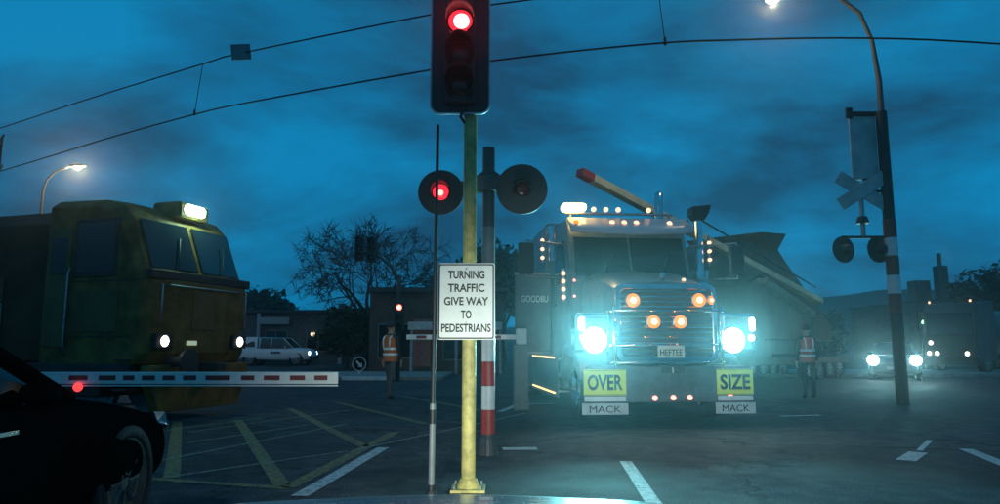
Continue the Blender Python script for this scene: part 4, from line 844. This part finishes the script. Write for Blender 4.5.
# ------------------------------------------------------------------ buildings
def building(name, label, x0, x1, y0, y1, h, wall_m, roof_m, wins, doors=(), eave=.4, pitch=0.0, glassm=None):
    b = thing(name, label, 'building', ((x0 + x1) / 2, y0, 0)); hw = (x1 - x0) / 2; d = y1 - y0
    # front wall built round its openings
    m = MB(); ops = sorted([(a, c, z0, z1) for a, c, z0, z1 in list(wins) + list(doors)])
    px = -hw
    for a, c, z0, z1 in ops:
        if a > px: m.box(px, a, 0, .2, 0, h)
        if z0 > 0: m.box(a, c, 0, .2, 0, z0)
        m.box(a, c, 0, .2, z1, h); px = c
    m.box(px, hw, 0, .2, 0, h); m.box(-hw, -hw + .2, .2, d, 0, h); m.box(hw - .2, hw, .2, d, 0, h); m.box(-hw + .2, hw - .2, d - .2, d, 0, h)
    m.build('wall', wall_m, b)
    if pitch: MB().prism([(-eave, h), (d + eave, h), (d / 2, h + pitch)], 'x', -hw - eave, hw + eave).build('roof', roof_m, b)
    else:
        MB().box(-hw - .1, hw + .1, -eave, d + .1, h + .003, h + .25).build('roof', roof_m, b, .02)
    for a, c, z0, z1 in wins:
        w_ = MB().box(a, c, .06, .09, z0, z1).build('window', glassm or M_glassdark, b)
        fr = MB().box(a, c, .03, .1, z0, z0 + .07).box(a, c, .03, .1, z1 - .07, z1).box(a, a + .07, .03, .1, z0 + .07, z1 - .07).box(c - .07, c, .03, .1, z0 + .07, z1 - .07).box((a + c) / 2 - .03, (a + c) / 2 + .03, .035, .1, z0 + .07, z1 - .07).build('frame', M_grey, w_)
    for a, c, z0, z1 in doors:
        dd = MB().box(a, c, .1, .14, z0, z1).build('door', M_darkgrey, b); box('handle', M_steel, dd, c - .15, c - .1, .05, .1, 1.0, 1.2)
    return b
M_wallA = mat('dull_plaster', (.10, .11, .11), .85, 0, .3, 1.2)
M_wallB = mat('brick_toned_wall', (.08, .06, .05), .85, 0, .35, 2)
M_roofd = mat('dark_roof', (.03, .03, .035), .7, 0, .3, 2)
sh1 = building('shop_building', 'long low dark building behind the white utility', -32, -9.6, 52, 62, 3.7, M_wallA, M_roofd, [(-9 + 3.1 * k, -7.3 + 3.1 * k, .9, 2.5) for k in range(6)], [(9.4, 10.4, 0, 2.3)], .6)
box('shop_sign', mat('faded_sign', (.3, .3, .3), .6), sh1, 3.2, 5.4, -.72, -.62, 2.9, 3.4, .01)
for k in range(4): box('column', mat('pale_column', (.35, .36, .36), .7), sh1, -9 + k * 6, -8.75 + k * 6, -.55, -.3, 0, 3.7, .01)
sh2 = building('shop_building', 'shop with pale verandah fascia behind the far red traffic signal', -6.4, .2, 34.5, 44, 3.9, M_wallB, M_roofd, [(-2.9, -1.2, .7, 2.4), (.3, 1.5, .6, 2.4)], [(1.8, 2.8, 0, 2.3)], .3)
vf = MB().box(-1.2, 3.2, -1.6, -.02, 2.35, 2.42).build('verandah', M_roofd, sh2); box('fascia', mat('pale_fascia', (.55, .57, .52), .6), vf, -1.2, 3.2, -1.64, -1.603, 2.05, 2.42, .01)
box('strip_light', emit('verandah_light', (1, .95, .85), 2.5), vf, .8, 1.5, -1.2, -1.0, 2.28, 2.34)
for x in (-1.1, 1.0, 3.05): box('post', mat('pale_column', (.35, .36, .36), .7), sh2, x, x + .12, -1.55, -1.43, 0, 2.35, .01)
box('pink_panel', mat('pink_wall_panel', (.28, .12, .10), .7), sh2, -1.15, -.3, -.03, -.005, .3, 2.6)
cyl('wall_lamp', E_warmw, sh1, (7.0, -.1, 2.2), (7.0, 0, 2.2), .16)
ch_ = building('factory_building', 'dark factory with chimneys on the horizon at right', 38.0, 52, 62, 76, 5.2, M_wallB, M_roofd, [(-6 + 2.4 * k, -4.6 + 2.4 * k, 1.2, 3.0) for k in range(5)], (), .2)
for x, h_, r_ in ((-5.6, 7.4, .7), (-3.6, 8.8, .45), (-1.6, 7.2, .9)): MB().box(x - r_, x + r_, 3, 3 + 2 * r_, 5.46, h_).build('chimney', M_wallB, ch_, .03)
MB().cyl((-3.6, 3.5, 8.8), (-3.6, 3.5, 10.0), .2, .2, 12).build('flue', M_darkgrey, ch_)

# ------------------------------------------------------------------ tanker truck at the far right
tt = thing('tanker_truck', 'dark tanker truck with small warm lamps waiting at the far right kerb', 'truck', (21.0, 33.0, .0), R(-58))
M_ttp = mat('dark_tanker_paint', (.03, .035, .04), .4, 0, .2, 2)
MB().prism([(0, .6), (0, 1.8), (.15, 2.95), (.35, 3.3), (2.0, 3.4), (2.0, .6)], 'x', -1.15, 1.15).build('cab', M_ttp, tt, .05)
quad('windscreen', M_glassdark, tt, [(-1.0, -.005, 1.84), (1.0, -.005, 1.84), (1.0, .125, 2.85), (-1.0, .125, 2.85)], .012)
box('bumper', M_lgry, tt, -1.2, 1.2, -.12, .2, .4, .75, .04)
for x, z in ((-.9, .95), (-.55, .95), (.75, .95), (-.8, 1.45)): MB().lathe([(0, -.03), (.07, -.02), (.1, 0.02)], (x, -.06, z), (0, 1, 0), 14).build('headlight', emit('tanker_lamp_glow', (1, .9, .7), 4), tt, 0, True)
for x in (-.9, .9): MB().lathe([(0, -.02), (.04, -.01), (.06, .02)], (x, .3, 3.38), (0, 1, 0), 10).build('roof_marker', E_marker, tt, 0, True)
MB().lathe([(0, 0), (.7, .02), (1.0, .15), (1.1, .4), (1.1, 6.6), (1.0, 6.85), (.7, 6.98), (0, 7)], (0, 2.3, 1.95), (0, 1, 0), 28).build('tank', mat('tank_shell', (.12, .13, .13), .35, .5, .2, 2), tt, 0, True)
box('chassis', M_lgry, tt, -.5, .5, .3, 9.2, .6, .9)
for y in (1.0, 6.6, 7.8):
    for s in (-1, 1): wheel(tt, (s * 1.0, y, .5), .5, .3, 8)

# ------------------------------------------------------------------ haze: thin scattering volume added to give the lamps their glow
hz = MB().box(-380, 380, -8, 175, -1.02, 11.2).build('haze', MATS['wire']); hz['kind'] = 'stuff'
hm = bpy.data.materials.new('glow_haze'); hm.use_nodes = True; nt = hm.node_tree; nt.nodes.remove(nt.nodes['Principled BSDF'])
pv = nt.nodes.new('ShaderNodeVolumePrincipled'); pv.inputs['Color'].default_value = (.85, .95, 1, 1); pv.inputs['Density'].default_value = HAZE; pv.inputs['Anisotropy'].default_value = HAZE_G
nt.links.new(pv.outputs[0], nt.nodes['Material Output'].inputs['Volume'])
hz.data.materials.clear(); hz.data.materials.append(hm)
